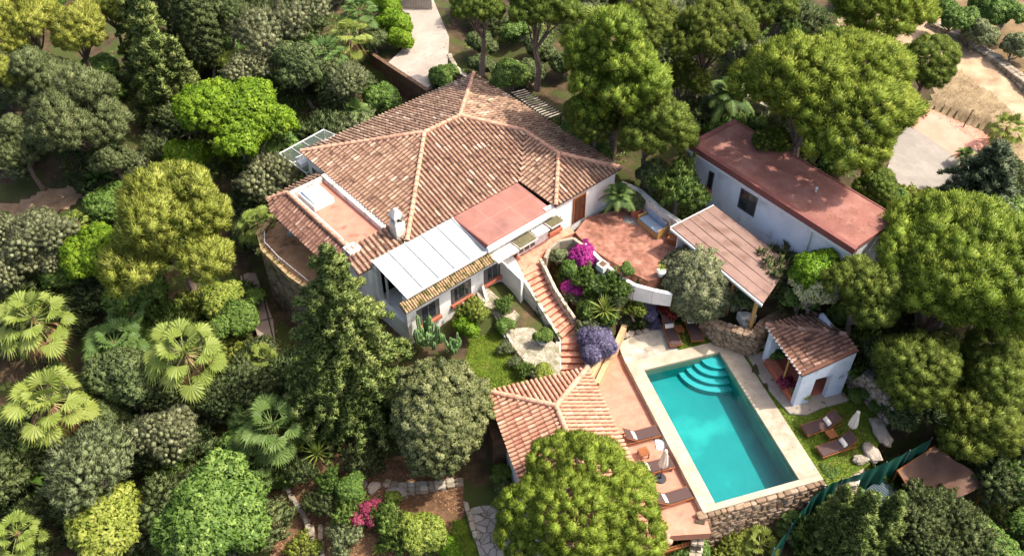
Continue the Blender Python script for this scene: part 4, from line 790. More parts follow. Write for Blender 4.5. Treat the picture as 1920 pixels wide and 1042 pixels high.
# ------------------------------------------------------------------ furniture
def make_lounger(name='sun_lounger'):
    r = empty(name, (0, 0, 0), 'x', 'sun lounger', 'wooden sun loungers')
    fm = MB(); T = .035
    for y in (-.33, .33): fm.box(0, 1.95, y - T / 2, y + T / 2, .24, .32)
    for x in (0, 1.25, 1.9): fm.box(x, x + .05, -.31, .31, .25, .30)
    fm.build('frame', M['wood'], r)
    for x in (.12, 1.75):
        for y in (-.30, .30): l = MB(); l.prism([(x, y - .025), (x + .06, y - .025), (x + .06, y + .025), (x, y + .025)], 0, .24); l.build('leg', M['wood'], r)
    sg_ = MB(); sg_.box(.02, 1.24, -.30, .30, .325, .365); sg_.build('seat', M['sling'], r, bevel=.015)
    ang = math.radians(38); ca, sa2 = math.cos(ang), math.sin(ang); bk = MB(); L = .78; x0_ = 1.24
    def pt(l, y, n_): return (x0_ + l * ca - n_ * sa2, y, .33 + l * sa2 + n_ * ca)
    vs = [pt(l, y, n_) for n_ in (0, .04) for l, y in ((0, -.30), (L, -.30), (L, .30), (0, .30))]
    bk.add(vs, [(3, 2, 1, 0), (4, 5, 6, 7), (0, 1, 5, 4), (1, 2, 6, 5), (2, 3, 7, 6), (3, 0, 4, 7)]); bko = bk.build('backrest', M['sling'], r, bevel=.012)
    bf = MB()
    for y in (-.325, .325): bf.tube([pt(0, y, .01), pt(L, y, .01)], .022, 4)
    bf.tube([pt(L, -.325, .01), pt(L, .325, .01)], .022, 4); bf.tube([pt(.55, 0, 0), (x0_ + .5, 0, .27)], .018, 4); bf.build('back_frame', M['wood'], bko)
    pw_ = MB(); vs = []; nu, nv = 9, 6
    for s_ in (0, 1):
        for i in range(nu):
            for j in range(nv):
                a, b2 = i / (nu - 1) * 2 - 1, j / (nv - 1) * 2 - 1; hgt_ = (1 - a ** 4) * (1 - b2 ** 4) * .055
                vs.append(pt(.16 + b2 * .12, a * .25, .05 + (hgt_ if s_ else 0)))
    n_ = nu * nv; fs = []
    for i in range(nu - 1):
        for j in range(nv - 1): k = i * nv + j; fs += [(k, k + nv, k + nv + 1, k + 1), (n_ + k, n_ + k + 1, n_ + k + nv + 1, n_ + k + nv)]
    pw_.add(vs, fs); pw_.build('pillow', M['pillow'], r, smooth=True)
    return r
proto = make_lounger(); first = True
for fx, fy, hx, hy, z, lb in [(1233, 808, 1168, 825, -.3, 'topmost sun lounger on the terracotta terrace, next to the crumpled white cloth'), (1259, 867, 1193, 884, -.3, 'middle sun lounger on the terracotta terrace, half behind the closed parasol'), (1291, 924, 1227, 944, -.3, 'sun lounger at the near edge of the terracotta terrace, below the parasol base'),
      (1270, 652, 1247, 598, .02, 'left of the two loungers on the grass under the olive tree'), (1310, 642, 1289, 590, .02, 'right of the two loungers under the olive tree, nearest the dry stone wall'),
      (1508, 808, 1567, 788, .0, 'sun lounger on the right lawn nearer the pavilion'), (1537, 848, 1597, 828, .0, 'sun lounger on the right lawn nearer the green fence')]:
    o = proto if first else copy_tree(proto); first = False; a, b2 = P(fx, fy, z + .25), P(hx, hy, z + .25)
    d = Vector((b2[0] - a[0], b2[1] - a[1])); d.normalize(); m_ = ((a[0] + b2[0]) / 2, (a[1] + b2[1]) / 2); an_ = math.atan2(d.y, d.x)
    o.location = (m_[0] - d.x * .97, m_[1] - d.y * .97, z); o.rotation_euler = (0, 0, an_); o['label'] = lb
def make_table():
    r = empty('side_table', (0, 0, 0), 'x', 'side table', 'small wooden side tables'); t_ = MB()
    for k in range(6): t_.box(-.24, .24, -.24 + k * .082, -.24 + k * .082 + .07, .40, .43, tone=.2 + .12 * k)
    t_.build('table_top', M['wood'], r); a_ = MB(); a_.box(-.22, .22, -.22, -.18, .34, .399); a_.box(-.22, .22, .18, .22, .34, .399); a_.build('apron', M['wood'], r)
    for x in (-.2, .2):
        for y in (-.2, .2): l = MB(); l.box(x - .025, x + .025, y - .025, y + .025, 0, .34); l.build('leg', M['wood'], r)
    return r
tb_ = make_table(); first = True
for x, y, z, a, lb, mm in [(1207, 846, -.3, 20, 'honey coloured slatted side table between the two upper terrace loungers', 'wood_light'), (1273, 616, .02, 20, 'dark wooden side table between the loungers under the olive tree', None), (1559, 813, 0, 20, 'reddish wooden side table between the two loungers on the right lawn', None)]:
    o = tb_ if first else copy_tree(tb_)
    p = P(x, y, z + .4); o.location = (p[0], p[1], z); o.rotation_euler = (0, 0, math.radians(a)); o['label'] = lb; first = False
def parasol(base, z, hgt_, label, with_base, rnd, tip=(0, 0)):
    r = empty('parasol', (base[0], base[1], z), label, 'parasol', 'closed parasols'); R = random.Random(rnd)
    pm = MB(); pm.tube([(base[0], base[1], z + .04), (base[0] + tip[0], base[1] + tip[1], z + hgt_)], .022, 8); pm.build('pole', M['metal'], r)
    if with_base: bm_ = MB(); bm_.lathe((base[0], base[1], z), [(.29, 0), (.29, .05), (.26, .08), (.06, .09), (.05, .28), (.03, .3)], 24); bm_.build('base', M['metal'], r, smooth=False)
    cv = MB(); n = 32; prof = [(.03, 1.0), (.085, .985), (.07, .955), (.10, .93), (.085, .90), (.13, .80), (.17, .66), (.20, .52), (.17, .47)]; vs = []
    for j, (rr, t_) in enumerate(prof):
        for k in range(n):
            a = 2 * PI * k / n; fold = 1 + .26 * math.cos(a * 8 + j * .12) * min(1, j / 4) + R.uniform(-.03, .03); q_ = lerp((base[0], base[1]), (base[0] + tip[0], base[1] + tip[1]), t_)
            vs.append((q_[0] + math.cos(a) * rr * fold, q_[1] + math.sin(a) * rr * fold, z + hgt_ * t_ + (.03 * math.cos(a * 8) if j == len(prof) - 1 else 0)))
    cv.add(vs, [(j * n + k, (j + 1) * n + k, (j + 1) * n + (k + 1) % n, j * n + (k + 1) % n) for j in range(len(prof) - 1) for k in range(n)] + [tuple(range(n))]); cv.build('canopy', M['pillow'], r, smooth=True)
    return r
parasol(P(1238, 897, -.3), -.3, 2.35, 'closed cream parasol on a round dark base on the terracotta terrace', True, 1)
parasol(P(1588, 822, 0), 0, 2.2, 'closed cream parasol standing on the right lawn beside the rock ledge', False, 2, (.0, .0))
# crumpled white cloth
p = P(1239, 831, -.2); g = MB(); n = 22; vs = []; R = random.Random(4)
for i in range(8):
    for k in range(n):
        a = 2 * PI * k / n; rr = .33 * i / 7 * (1 + .16 * math.sin(a * 3 + 1) + .08 * math.sin(a * 7)); vs.append((p[0] + rr * math.cos(a), p[1] + rr * math.sin(a), -.28 + .16 * (1 - (i / 7) ** 2) + .045 * math.sin(a * 5 + i * 1.3) * (i / 7) + R.uniform(-.012, .012)))
g.add(vs, [(i * n + k, i * n + (k + 1) % n, (i + 1) * n + (k + 1) % n, (i + 1) * n + k) for i in range(7) for k in range(n)]); tag(g.build('cloth', M['cloth'], smooth=True), 'crumpled white cloth lying on the terrace beside the pool coping', 'cloth')
# patio bench
a, b2 = P(1212, 405, 3.4), P(1243, 430, 3.4); d = Vector((b2[0] - a[0], b2[1] - a[1])); L = d.length; bf_ = Fr(a, math.degrees(math.atan2(d.y, d.x)))
bn = empty('patio_bench', (a[0], a[1], 3.0), 'built wooden bench with blue grey cushions against the white patio wall', 'bench')
g = MB(); g.fbox(bf_, -.1, L + .1, -.5, .35, 3.0, 3.3); g.fbox(bf_, -.1, L + .1, .28, .38, 3.3, 3.85); g.fbox(bf_, -.16, -.1, -.5, .38, 3.0, 3.6); g.fbox(bf_, L + .1, L + .16, -.5, .38, 3.0, 3.6); g.build('frame', M['wood_light'], bn)
g = MB(); g.fbox(bf_, -.08, L + .08, -.5, .12, 3.302, 3.44); g.build('seat_cushion', M['blue'], bn, bevel=.04)
for k in range(2): g = MB(); g.fbox(bf_, -.07 + k * (L + .14) / 2, -.07 + (k + 1) * (L + .14) / 2 - .02, .13, .27, 3.32, 3.8); g.build('back_cushion', M['blue'], bn, bevel=.05)
a = P(1186, 413, 3.0); g = MB(); mf = Fr(a, -20); g.fbox(mf, -.5, .5, -.35, .35, 3.002, 3.02); tag(g.build('doormat', mat('grey_mat', ['#6f6a66', '#8b8580'], 20)), 'flat grey mat lying on the patio left of the bench', 'mat')
a = P(1193, 398, 3.3); g = MB(); mf = Fr(a, -20); g.fbox(mf, -.25, .25, -.2, .25, 3.0, 3.6); g.fbox(mf, -.15, .15, -.1, .15, 3.6, 3.85); tag(g.build('brick_barbecue', M['sill'], bevel=.03), 'low terracotta block seat between the doormat and the wall plants', 'seat')
a = P(1262, 448, 3.2); g = MB(); mf = Fr(a, -20); g.fbox(mf, -.3, .3, -.3, .3, 3.0, 3.35); tag(g.build('wooden_stool', M['wood'], bevel=.02), 'square brown stool in the corner under the pergola edge', 'stool')
# things on the upper left terrace
p = P(547, 440, 2.2); g = MB(); g.box(p[0] - .2, p[0] + .2, p[1] - .15, p[1] + .15, 2.2, 2.45); tag(g.build('grey_box', M['panel'], bevel=.02), 'small pale grey box standing on the upper left terrace', 'box')
p = P(528, 416, 2.2); g = MB(); g.box(p[0] - .12, p[0] + .12, p[1] - .1, p[1] + .1, 2.182, 2.2); tag(g.build('drain_cover', M['metal']), 'small black drain cover in the tan terrace floor', 'drain cover')
# driveway walls and gate
gw = empty('garage_wall', P(760, 5, 5) + (4.3,), 'beige clad wall with fluted boards closing the top of the driveway', 'wall')
a, b2 = P(712, 14, 4.3), P(800, 18, 4.3); d = Vector((b2[0] - a[0], b2[1] - a[1])); gf = Fr(a, math.degrees(math.atan2(d.y, d.x))); g = MB()
for k in range(int((d.length + 1.2) / .2)): g.fbox(gf, -.6 + k * .2, -.6 + k * .2 + .18, 0, .1, 4.2, 6.4)
g.build('boards', M['beige'], gw)
a, b2 = P(727, 118, 4.3), P(800, 166, 4.3); d = Vector((b2[0] - a[0], b2[1] - a[1])); df = Fr(a, math.degrees(math.atan2(d.y, d.x)))
g = MB(); g.fbox(df, -1.8, d.length + .3, -.3, -.02, 0, 4.4); tag(g.build('driveway_retaining_wall', M['retain']), 'dark brown retaining wall holding up the near end of the driveway', 'wall')
# garden fence with green net (upper right edge of the neighbour plot)
gfp = [(1748, 820, .9), (1700, 848, .8), (1650, 872, .7), (1600, 892, .5), (1560, 905, .4), (1525, 930, .1), (1490, 975, -.5), (1452, 1028, -1.0)]
fn = empty('green_net_fence', P(1600, 892, 0) + (-1.5,), 'dark green shade net fence running diagonally below the right lawn', 'fence')
W3 = [Vector(P(x, y, z) + (z,)) for x, y, z in gfp]; pts = []
for i in range(len(W3) - 1):
    for k in range(16): pts.append(W3[i] + (W3[i + 1] - W3[i]) * k / 16)
pts.append(W3[-1]); g = MB(); vs = []
for i, p in enumerate(pts):
    d = (pts[min(i + 1, len(pts) - 1)] - pts[max(i - 1, 0)]); d.z = 0; d.normalize(); nn = Vector((-d.y, d.x, 0)); wv = math.sin(i * .75) * .10 + math.sin(i * .31) * .06
    for j in range(6): t_ = j / 5; q_ = p + nn * (wv * (.2 + t_)) - Vector((0, 0, 1.9 * t_)); vs.append(tuple(q_))
g.add(vs, [(i * 6 + j, (i + 1) * 6 + j, (i + 1) * 6 + j + 1, i * 6 + j + 1) for i in range(len(pts) - 1) for j in range(5)]); no = g.build('net', M['greennet'], fn, smooth=True)
for i in range(0, len(pts), 14): g = MB(); g.tube([pts[i] + Vector((0, 0, .05)), pts[i] - Vector((0, 0, 2.6))], .03, 6); g.build('post', M['steel'], fn)
# brown tarpaulin canopy and corrugated roof on the neighbouring plot
tp = empty('tarpaulin_canopy', P(1760, 890, 0) + (-2.2,), 'large sagging brown tarpaulin canopy at the lower right', 'canopy')
cs = [Vector(P(x, y, z) + (z,)) for x, y, z in ((1683, 882, -.2), (1752, 836, .1), (1855, 905, -.3), (1735, 962, -.7))]; g = MB(); vs = []; n = 18
for i in range(n + 1):
    for j in range(n + 1):
        s_, t_ = i / n, j / n; q_ = (cs[0] * (1 - s_) + cs[1] * s_) * (1 - t_) + (cs[3] * (1 - s_) + cs[2] * s_) * t_; q_ = q_ - Vector((0, 0, .5 * math.sin(PI * s_) * math.sin(PI * t_) + .05 * math.sin(s_ * 9 + t_ * 14))); vs.append(tuple(q_))
g.add(vs, [(i * (n + 1) + j, (i + 1) * (n + 1) + j, (i + 1) * (n + 1) + j + 1, i * (n + 1) + j + 1) for i in range(n) for j in range(n)]); g.build('tarpaulin', M['tarp'], tp, smooth=True)
g = MB(); g.tube([cs[0], cs[3]], .04, 5); g.tube([cs[0], cs[1]], .04, 5); g.build('frame', M['wood'], tp)
for c in cs: g = MB(); g.tube([c, (c.x, c.y, -4)], .05, 6); g.build('post', M['wood'], tp)
cr_ = empty('corrugated_shed_roof', P(1648, 922, -.9) + (-2.5,), 'small blue grey corrugated metal roof beside the tarpaulin', 'shed')
cs = [Vector(P(x, y, z) + (z,)) for x, y, z in ((1612, 926, -1), (1652, 896, -1), (1690, 925, -1.2), (1652, 955, -1.2))]; g = MB(); vs = []; n = 60
for i in range(n + 1):
    for j in (0, 1): q_ = (cs[0] + (cs[3] - cs[0]) * j) * (1 - i / n) + (cs[1] + (cs[2] - cs[1]) * j) * (i / n); vs.append((q_.x, q_.y, q_.z + .035 * math.sin(i * 1.25)))
g.add(vs, [(i * 2, i * 2 + 2, i * 2 + 3, i * 2 + 1) for i in range(n)]); g.build('roof', M['steel'], cr_)
for c in cs: g = MB(); g.tube([c, (c.x, c.y, -4)], .05, 6); g.build('post', M['metal'], cr_)
# low walls and posts near the road
stone_wall('roadside_wall', pl([(1745, 38), (1800, 62), (1860, 100), (1925, 150), (2000, 205)], 5.0), 4.2, 5.0, .7, 'rubble stone wall along the far side of the dirt road', rnd=61, sh=.25, sl=(.3, .6), m='stone')
stone_wall('rubble_wall', pl([(1395, 180), (1430, 195), (1468, 212)], 4.6), 3.8, 4.7, .4, 'pale rubble wall glimpsed under the big umbrella pine', rnd=62, sh=.2)
for i, (x, y, ln, lb) in enumerate([(1805, 240, 1.3, 'thin leaning fence stake nearer the big pine'), (1855, 262, 1.6, 'thin leaning fence stake beside the pink paving')]):
    p = onground(x, y); g = MB(); g.tube([(p[0], p[1], p[2]), (p[0] + .25, p[1] + .1, p[2] + ln)], .04, 6); tag(g.build('fence_stake', M['bark']), lb, 'stake')
stone_wall('upper_terrace_wall', pl([(842, 110), (855, 135), (872, 150), (895, 158)], 4.0), 3.2, 4.4, .35, 'curved pale stone wall at the right edge of the driveway', rnd=63, sh=.2)
# potted plants
def pot(x, y, z, r, hh, m, lb, up=0):
    p = P(x, y, z + hh); root = empty('plant_pot', (p[0], p[1], z), lb, 'plant pot'); g = MB()
    g.lathe((p[0], p[1], z), [(r * .55, 0), (r * .8, hh * .4), (r, hh * .9), (r * 1.05, hh), (r * .9, hh), (r * .85, hh * .85)], 18); g.build('pot', M[m], root, smooth=False); return p
POTS = [(1018, 636, 1.25, .34, .3, 'white', 'white bowl planter standing on the crazy-paved path by the stair wall'), (1175, 512, 3.0, .25, .3, 'sill', 'terracotta pot with a small round bush at the patio edge'), (1240, 508, 3.0, .25, .35, 'white', 'white pot half hidden by the olive tree at the patio corner'), (1062, 405, 3.0, .16, .6, 'cloth', 'slim pale pot with a small tree beside the brown front door')]
PP = [pot(*a) for a in POTS]
# ------------------------------------------------------------------ foliage
QF_ = 1.0
def unit(v): return v / (np.linalg.norm(v, axis=-1, keepdims=True) + 1e-9)
def rand_dirs(r, n): return unit(r.normal(size=(n, 3)))
def leaves(r, C, Rr, axis, n, L, Wd, mode='needle', tone=.5, tone_j=.2, up=.5, tan=.0, cover=.35, flat=1.0, plume=0.0):
    """n leaves round each puff. C centres (k,3), Rr radii (k,), axis outward direction (k,3)"""
    k = len(C); C_ = np.repeat(C, n, 0); R_ = np.repeat(Rr, n)[:, None]; A = np.repeat(axis, n, 0)
    d = rand_dirs(r, k * n); dot = (d * A).sum(1, keepdims=True); d = np.where(dot < -cover, d - 2 * dot * A, d)      # keep the outer side
    d = unit(d); dd = d * np.array([1, 1, flat]); base = C_ + dd * R_ * r.uniform(.62, .98, (k * n, 1))
    g = unit(d + A * .35 + np.array([0, 0, up]) + r.normal(0, .38, (k * n, 3)))
    if plume:                                        # sprays drawn out along the puff's own axis
        tt = r.uniform(-.5, 1.0, (k * n, 1)) * plume; pd = unit(np.cross(A, rand_dirs(r, k * n))); base = C_ + A * R_ * tt * 1.5 + pd * R_ * r.uniform(.15, .85, (k * n, 1)) * np.clip(1 - .75 * tt / plume, .15, 1.2); d = unit(pd + A * (.4 + tt)); g = unit(pd * .75 + A * .9 + np.array([0, 0, up]) + r.normal(0, .3, (k * n, 3)))
    if mode == 'leaf': g = unit(np.cross(d, rand_dirs(r, k * n)) + d * .35 + np.array([0, 0, up * .3]))
    s = unit(np.cross(g, rand_dirs(r, k * n))) if mode == 'needle' else unit(np.cross(g, d + r.normal(0, .45, d.shape)))
    ln = (L * r.uniform(.65, 1.25, (k * n, 1))) * (R_ / R_.mean()) ** .3; wd = Wd * r.uniform(.7, 1.2, (k * n, 1))
    pt = np.clip(tone + np.repeat(r.normal(0, tone_j, k), n) + r.normal(0, .13, k * n), 0, 1)
    nr = unit(d * .8 + A * .35 + np.array([0, 0, .25]) + r.normal(0, .18, d.shape))
    if mode == 'needle':
        V = np.stack([base - s * wd, base + s * wd, base + g * ln], 1); m = 3
    else:
        V = np.stack([base, base + g * ln * .5 + s * wd, base + g * ln, base + g * ln * .5 - s * wd], 1); m = 4
    return V.reshape(-1, 3), np.repeat(pt, m), np.repeat(nr, m, 0), m
_ico = None
def ico():
    global _ico
    if _ico is None:
        import bmesh
        bm = bmesh.new(); bmesh.ops.create_icosphere(bm, subdivisions=2, radius=1); bm.verts.ensure_lookup_table()
        _ico = (np.array([v.co for v in bm.verts]), np.array([[v.index for v in f.verts] for f in bm.faces])); bm.free()
    return _ico
def cores(r, C, Rr, k=.8, flat=1.0, tone=.45):
    V0, F0 = ico(); n = len(C); nz = 1 + r.normal(0, .09, (n, len(V0), 1)); V = C[:, None, :] + V0[None] * Rr[:, None, None] * k * nz * np.array([1, 1, flat])
    Fc = (F0[None] + (np.arange(n) * len(V0))[:, None, None]).reshape(-1, 3); t = np.repeat(np.clip(tone + r.normal(0, .15, n), 0, 1), len(V0)); N_ = unit(np.tile(V0, (n, 1)) + r.normal(0, .12, (n * len(V0), 3)))
    return V.reshape(-1, 3), t, N_, Fc
def crown_mesh(name, r, C, Rr, A, m, n, L, Wd, mode='needle', tone=.5, tone_j=.2, up=.5, core=.8, flat=1.0, cover=.35, plume=0.0):
    V, t, N_, k = leaves(r, C, Rr, A, int(n * QF_), L, Wd, mode, tone, tone_j, up, cover=cover, flat=flat, plume=plume)
    if k == 4:                                            # to triangles
        q = np.arange(len(V)).reshape(-1, 4); Fc = np.concatenate([q[:, [0, 1, 2]], q[:, [0, 2, 3]]])
    else: Fc = np.arange(len(V)).reshape(-1, 3)
    if core:
        V2, t2, N2, F2 = cores(r, C, Rr, core, flat, tone); Fc = np.concatenate([Fc, F2 + len(V)]); V = np.concatenate([V, V2]); t = np.concatenate([t, t2]); N_ = np.concatenate([N_, N2])
    o = raw_mesh(name, V, Fc, t, m, None, N_)
    return o
def fib(n, r, zmin=-.3):
    i = np.arange(n * 3) + r.uniform(0, 1); z = 1 - 2 * i / (n * 3); k = z > zmin; ph_ = i * 2.399963; s = np.sqrt(1 - z * z); return np.stack([np.cos(ph_) * s, np.sin(ph_) * s, z], -1)[k]
def lobe_puffs(r, R, H, nl=14, lr=.42, pr=.09, zmin=-.25, squash=.75, inner=True):
    """crown made of big lobes carrying many small puffs. R radius, H height/2"""
    d = fib(nl, r, -.15); d = d[r.permutation(len(d))[:nl]]; w3 = r.normal(size=(3, 3)) * 2.2; p3 = r.uniform(0, 6, 3); fld = 1 + .27 * np.sin(d @ w3.T + p3).sum(1, keepdims=True); LC = d * np.array([R, R, H]) * (1 - lr) * np.clip(fld, .35, 1.42) * r.uniform(.85, 1.12, (len(d), 1)); LC = np.vstack([LC, [[0, 0, H * .1]]])
    LR = R * lr * r.uniform(.62, 1.25, len(LC)); LR[-1] = R * .5; C, Rr, A = [], [], []
    for i, (c, q) in enumerate(zip(LC, LR)):
        p = R * pr; cnt = int(3.4 * (q / p) ** 2 * .62) + 4; dd = fib(max(cnt // 2, 5), r, zmin); pts = c + dd * q * np.array([1, 1, squash]) * r.uniform(.84, 1.1, (len(dd), 1))
        for j, x in enumerate(pts):
            ds = np.linalg.norm((x - LC) / np.array([1, 1, squash]), axis=1); ds[i] = 9e9
            if (ds < LR * .86).any(): continue
            C.append(x); Rr.append(p * r.uniform(.6, 1.5)); A.append(dd[j] * .7 + unit(x / np.array([R, R, H]))[None][0] * .5)
    return np.array(C), np.array(Rr), unit(np.array(A)), LC
def limb_mesh(r, base, tops, rad, m, name='trunk', fork=.45, bend=.3):
    g = MB(); top = Vector((0, 0, 0)); base = Vector(base)
    fk = base + (Vector((0, 0, 0)) - base) * fork + Vector((r.normal() * bend, r.normal() * bend, 0))
    mid = base + (fk - base) * .5 + Vector((r.normal() * bend * .5, r.normal() * bend * .5, 0)); g.tube([base - Vector((0, 0, .6)), mid, fk], [rad * 1.25, rad, rad * .85], 8)
    for t in tops:
        t = Vector(t); m1 = fk + (t - fk) * .4 + Vector((r.normal() * .25, r.normal() * .25, r.normal() * .2 + .1)); m2 = fk + (t - fk) * .72 + Vector((r.normal() * .15, r.normal() * .15, .05))
        g.tube([fk, m1, m2, t], [rad * .5, rad * .33, rad * .2, rad * .08], 6)
    return g.build(name, m)
# ---- species: each returns (crown object, trunk object); crown centre at origin, base below at -hc
def sp_pine(seed, R, H, hc, lm, nl=14, pr=.085, n=230, lr=.42, L=.2, Wd=.021, tone_j=.16):
    r = np.random.default_rng(seed); C, Rr, A, LC = lobe_puffs(r, R, H, nl, lr, pr, zmin=-.2)
    cr = crown_mesh('crown', r, C, Rr, A, LM[lm], int(n * 1.35), L, Wd * 1.05, 'needle', .5, tone_j, up=.5, core=.72, plume=.0)
    tr = limb_mesh(r, (0, 0, -hc), [LC[i] for i in range(0, min(len(LC), 12))], .05 * R + .08, M['bark'], fork=.5); return cr, tr
def sp_broad(seed, R, H, hc, lm, nl=12, pr=.11, n=110, lr=.42, L=.17, Wd=.05, trunk='bark_grey', tone_j=.15, core=.8, up=.3):
    r = np.random.default_rng(seed); C, Rr, A, LC = lobe_puffs(r, R, H, nl, lr, pr, zmin=-.35, squash=.85)
    cr = crown_mesh('crown', r, C, Rr, A, LM[lm], n, L, Wd, 'leaf', .5, tone_j, up=up, core=core)
    tr = limb_mesh(r, (0, 0, -hc), [LC[i] for i in range(0, min(len(LC), 9))], .035 * R + .05, M[trunk], fork=.4); return cr, tr
def sp_plume(seed, R, H, hc, lm, nl=16, pr=.10, n=110, lr=.36, L=.17, Wd=.022, plume=1.0, up=.5, tone_j=.17, trunk='bark_grey', flatten=.85):
    r = np.random.default_rng(seed); C, Rr, A, LC = lobe_puffs(r, R, H, nl, lr, pr, zmin=-.3, squash=flatten); A = unit(A + np.array([0, 0, .35]) + r.normal(0, .3, A.shape))
    cr = crown_mesh('crown', r, C, Rr, A, LM[lm], n, L, Wd, 'needle', .5, tone_j, up=up, core=.6, plume=plume)
    tr = limb_mesh(r, (0, 0, -hc), [LC[i] for i in range(0, min(len(LC), 9))], .035 * R + .05, M[trunk], fork=.4); return cr, tr
def sp_oval(seed, R, H, hc, lm, pr=.09, n=120, L=.13, Wd=.03, trunk='bark_grey', mode='leaf', rough_=.10):
    """dense crown: one envelope with small upright puffs all over it"""
    r = np.random.default_rng(seed); d = fib(int(4.2 / pr ** 2 * .42), r, -.75); ph = r.uniform(0, 6, 6)
    k = 1 + rough_ * (np.sin(d[:, 0] * 3 + ph[0]) + np.sin(d[:, 1] * 3.4 + ph[1]) + np.sin(d[:, 2] * 3 + ph[2] + d[:, 0] * 2)) * .6 + r.normal(0, rough_ * .45, len(d))
    C = d * np.array([R, R, H]) * k[:, None] * .93; Rr = R * pr * r.uniform(.75, 1.3, len(C)); A = unit(d + np.array([0, 0, .3]))
    cr = crown_mesh('crown', r, C, Rr, A, LM[lm], n, L, Wd, mode, .5, .17, up=.7, core=.8)
    g = cores(r, np.array([[0, 0, -.05 * H]]), np.array([R * .8]), 1, H / R); tr = limb_mesh(r, (0, 0, -hc), [(R * .4, 0, 0), (-R * .4, .2, 0), (0, R * .4, .1), (0, -R * .4, 0)], .05 * R + .05, M[trunk], fork=.5); return cr, tr
def sp_conifer(seed, R, Hh, hc, lm, n=95, tiers=17, droop=.35, L=.2, Wd=.04, spire=1.0):
    """tall conifer with drooping tiers; apex at +Hh*.5, foot of crown at -Hh*.5"""
    r = np.random.default_rng(seed); C, Rr, A = [], [], []; tb = MB(); z0, z1 = -Hh / 2, Hh / 2
    tb.tube([(0, 0, -hc - .6), (0, 0, z0), (0, 0, 0), (0, 0, z1 - .2)], [.28, .24, .14, .03], 8)
    for k in range(tiers):
        f = (k + .5) / tiers; z = z0 + (z1 - z0) * f; rl = R * (1 - f) ** .75 * spire + .12; nb = int(6 + 9 * (1 - f)); a0 = r.uniform(0, 6)
        for b_ in range(nb):
            a = a0 + 2 * PI * b_ / nb + r.normal(0, .12); l = rl * r.uniform(.55, 1.3); dz = r.normal(0, .12); ca, sa2 = math.cos(a), math.sin(a); m = max(2, int(l / .30)); last = (0, 0, z)
            for j in range(m):
                t = (j + .6) / m; s_ = l * t; zz = z + dz + .22 * l * t - droop * l * t * t * 1.3; w_ = .30 * (1 - .45 * t) * min(1, .5 + rl)
                off = r.normal(0, .13 * (1 - t) + .05); C.append((ca * s_ - sa2 * off, sa2 * s_ + ca * off, zz)); Rr.append(w_ * r.uniform(.75, 1.25)); A.append((ca * .8, sa2 * .8, .45)); last = C[-1]
            if b_ % 3 == 0 and rl > .8: tb.tube([(0, 0, z), last], [.05, .02], 5)
    C, Rr, A = np.array(C), np.array(Rr), unit(np.array(A)); cr = crown_mesh('crown', r, C, Rr, A, LM[lm], n, L, Wd, 'needle', .55, .2, up=.3, core=.75, flat=.75, cover=.2)
    return cr, tb.build('trunk', M['bark'])
def fan_frond(V, Fc, T, r, o, dirv, R, tone, nseg=22, pet=.9, spread=1.95):
    """one pleated fan leaf: stalk then a disc of blades with drooping tips"""
    o = np.array(o); d = unit(np.array(dirv)); side = unit(np.cross(d, [0, 0, 1]) + 1e-6); upv = np.cross(side, d); L = R * pet; hub = o + d * L + np.array([0, 0, -.12 * L])
    b0 = len(V); w = .018
    for p in (o - side * w, o + side * w, hub + side * w * .6, hub - side * w * .6): V.append(p); T.append(.95)
    Fc.append((b0, b0 + 1, b0 + 2)); Fc.append((b0, b0 + 2, b0 + 3)); nd = unit(d * .8 + np.array([0, 0, -.35]) + upv * .0); nrm = unit(np.cross(side, nd))
    for i in range(nseg):
        a = -spread + 2 * spread * (i + .5) / nseg; f = (math.cos(a) * nd + math.sin(a) * side); ln = R * (.80 + .2 * math.cos(a)) * r.uniform(.93, 1.05); hw = 1.15 * spread / nseg
        e0 = math.cos(a - hw) * nd + math.sin(a - hw) * side; e1 = math.cos(a + hw) * nd + math.sin(a + hw) * side; z = nrm * .028 * (1 if i % 2 else -1)
        m0 = hub + e0 * ln * .55 + z - np.array([0, 0, .05 * R]); m1 = hub + e1 * ln * .55 - z - np.array([0, 0, .05 * R]); tip = hub + f * ln - np.array([0, 0, R * r.uniform(.12, .38)]); k = len(V); t = min(max(tone + r.normal(0, .06), 0), 1)
        V.extend([hub, m0, m1, tip, hub + f * ln * .8 + (m0 - m1) * .2 - np.array([0, 0, .12 * R])]); T.extend([t, t, t, min(1, t + .2), t]); Fc.extend([(k, k + 1, k + 2), (k + 1, k + 4, k + 2), (k + 1, k + 3, k + 4)])
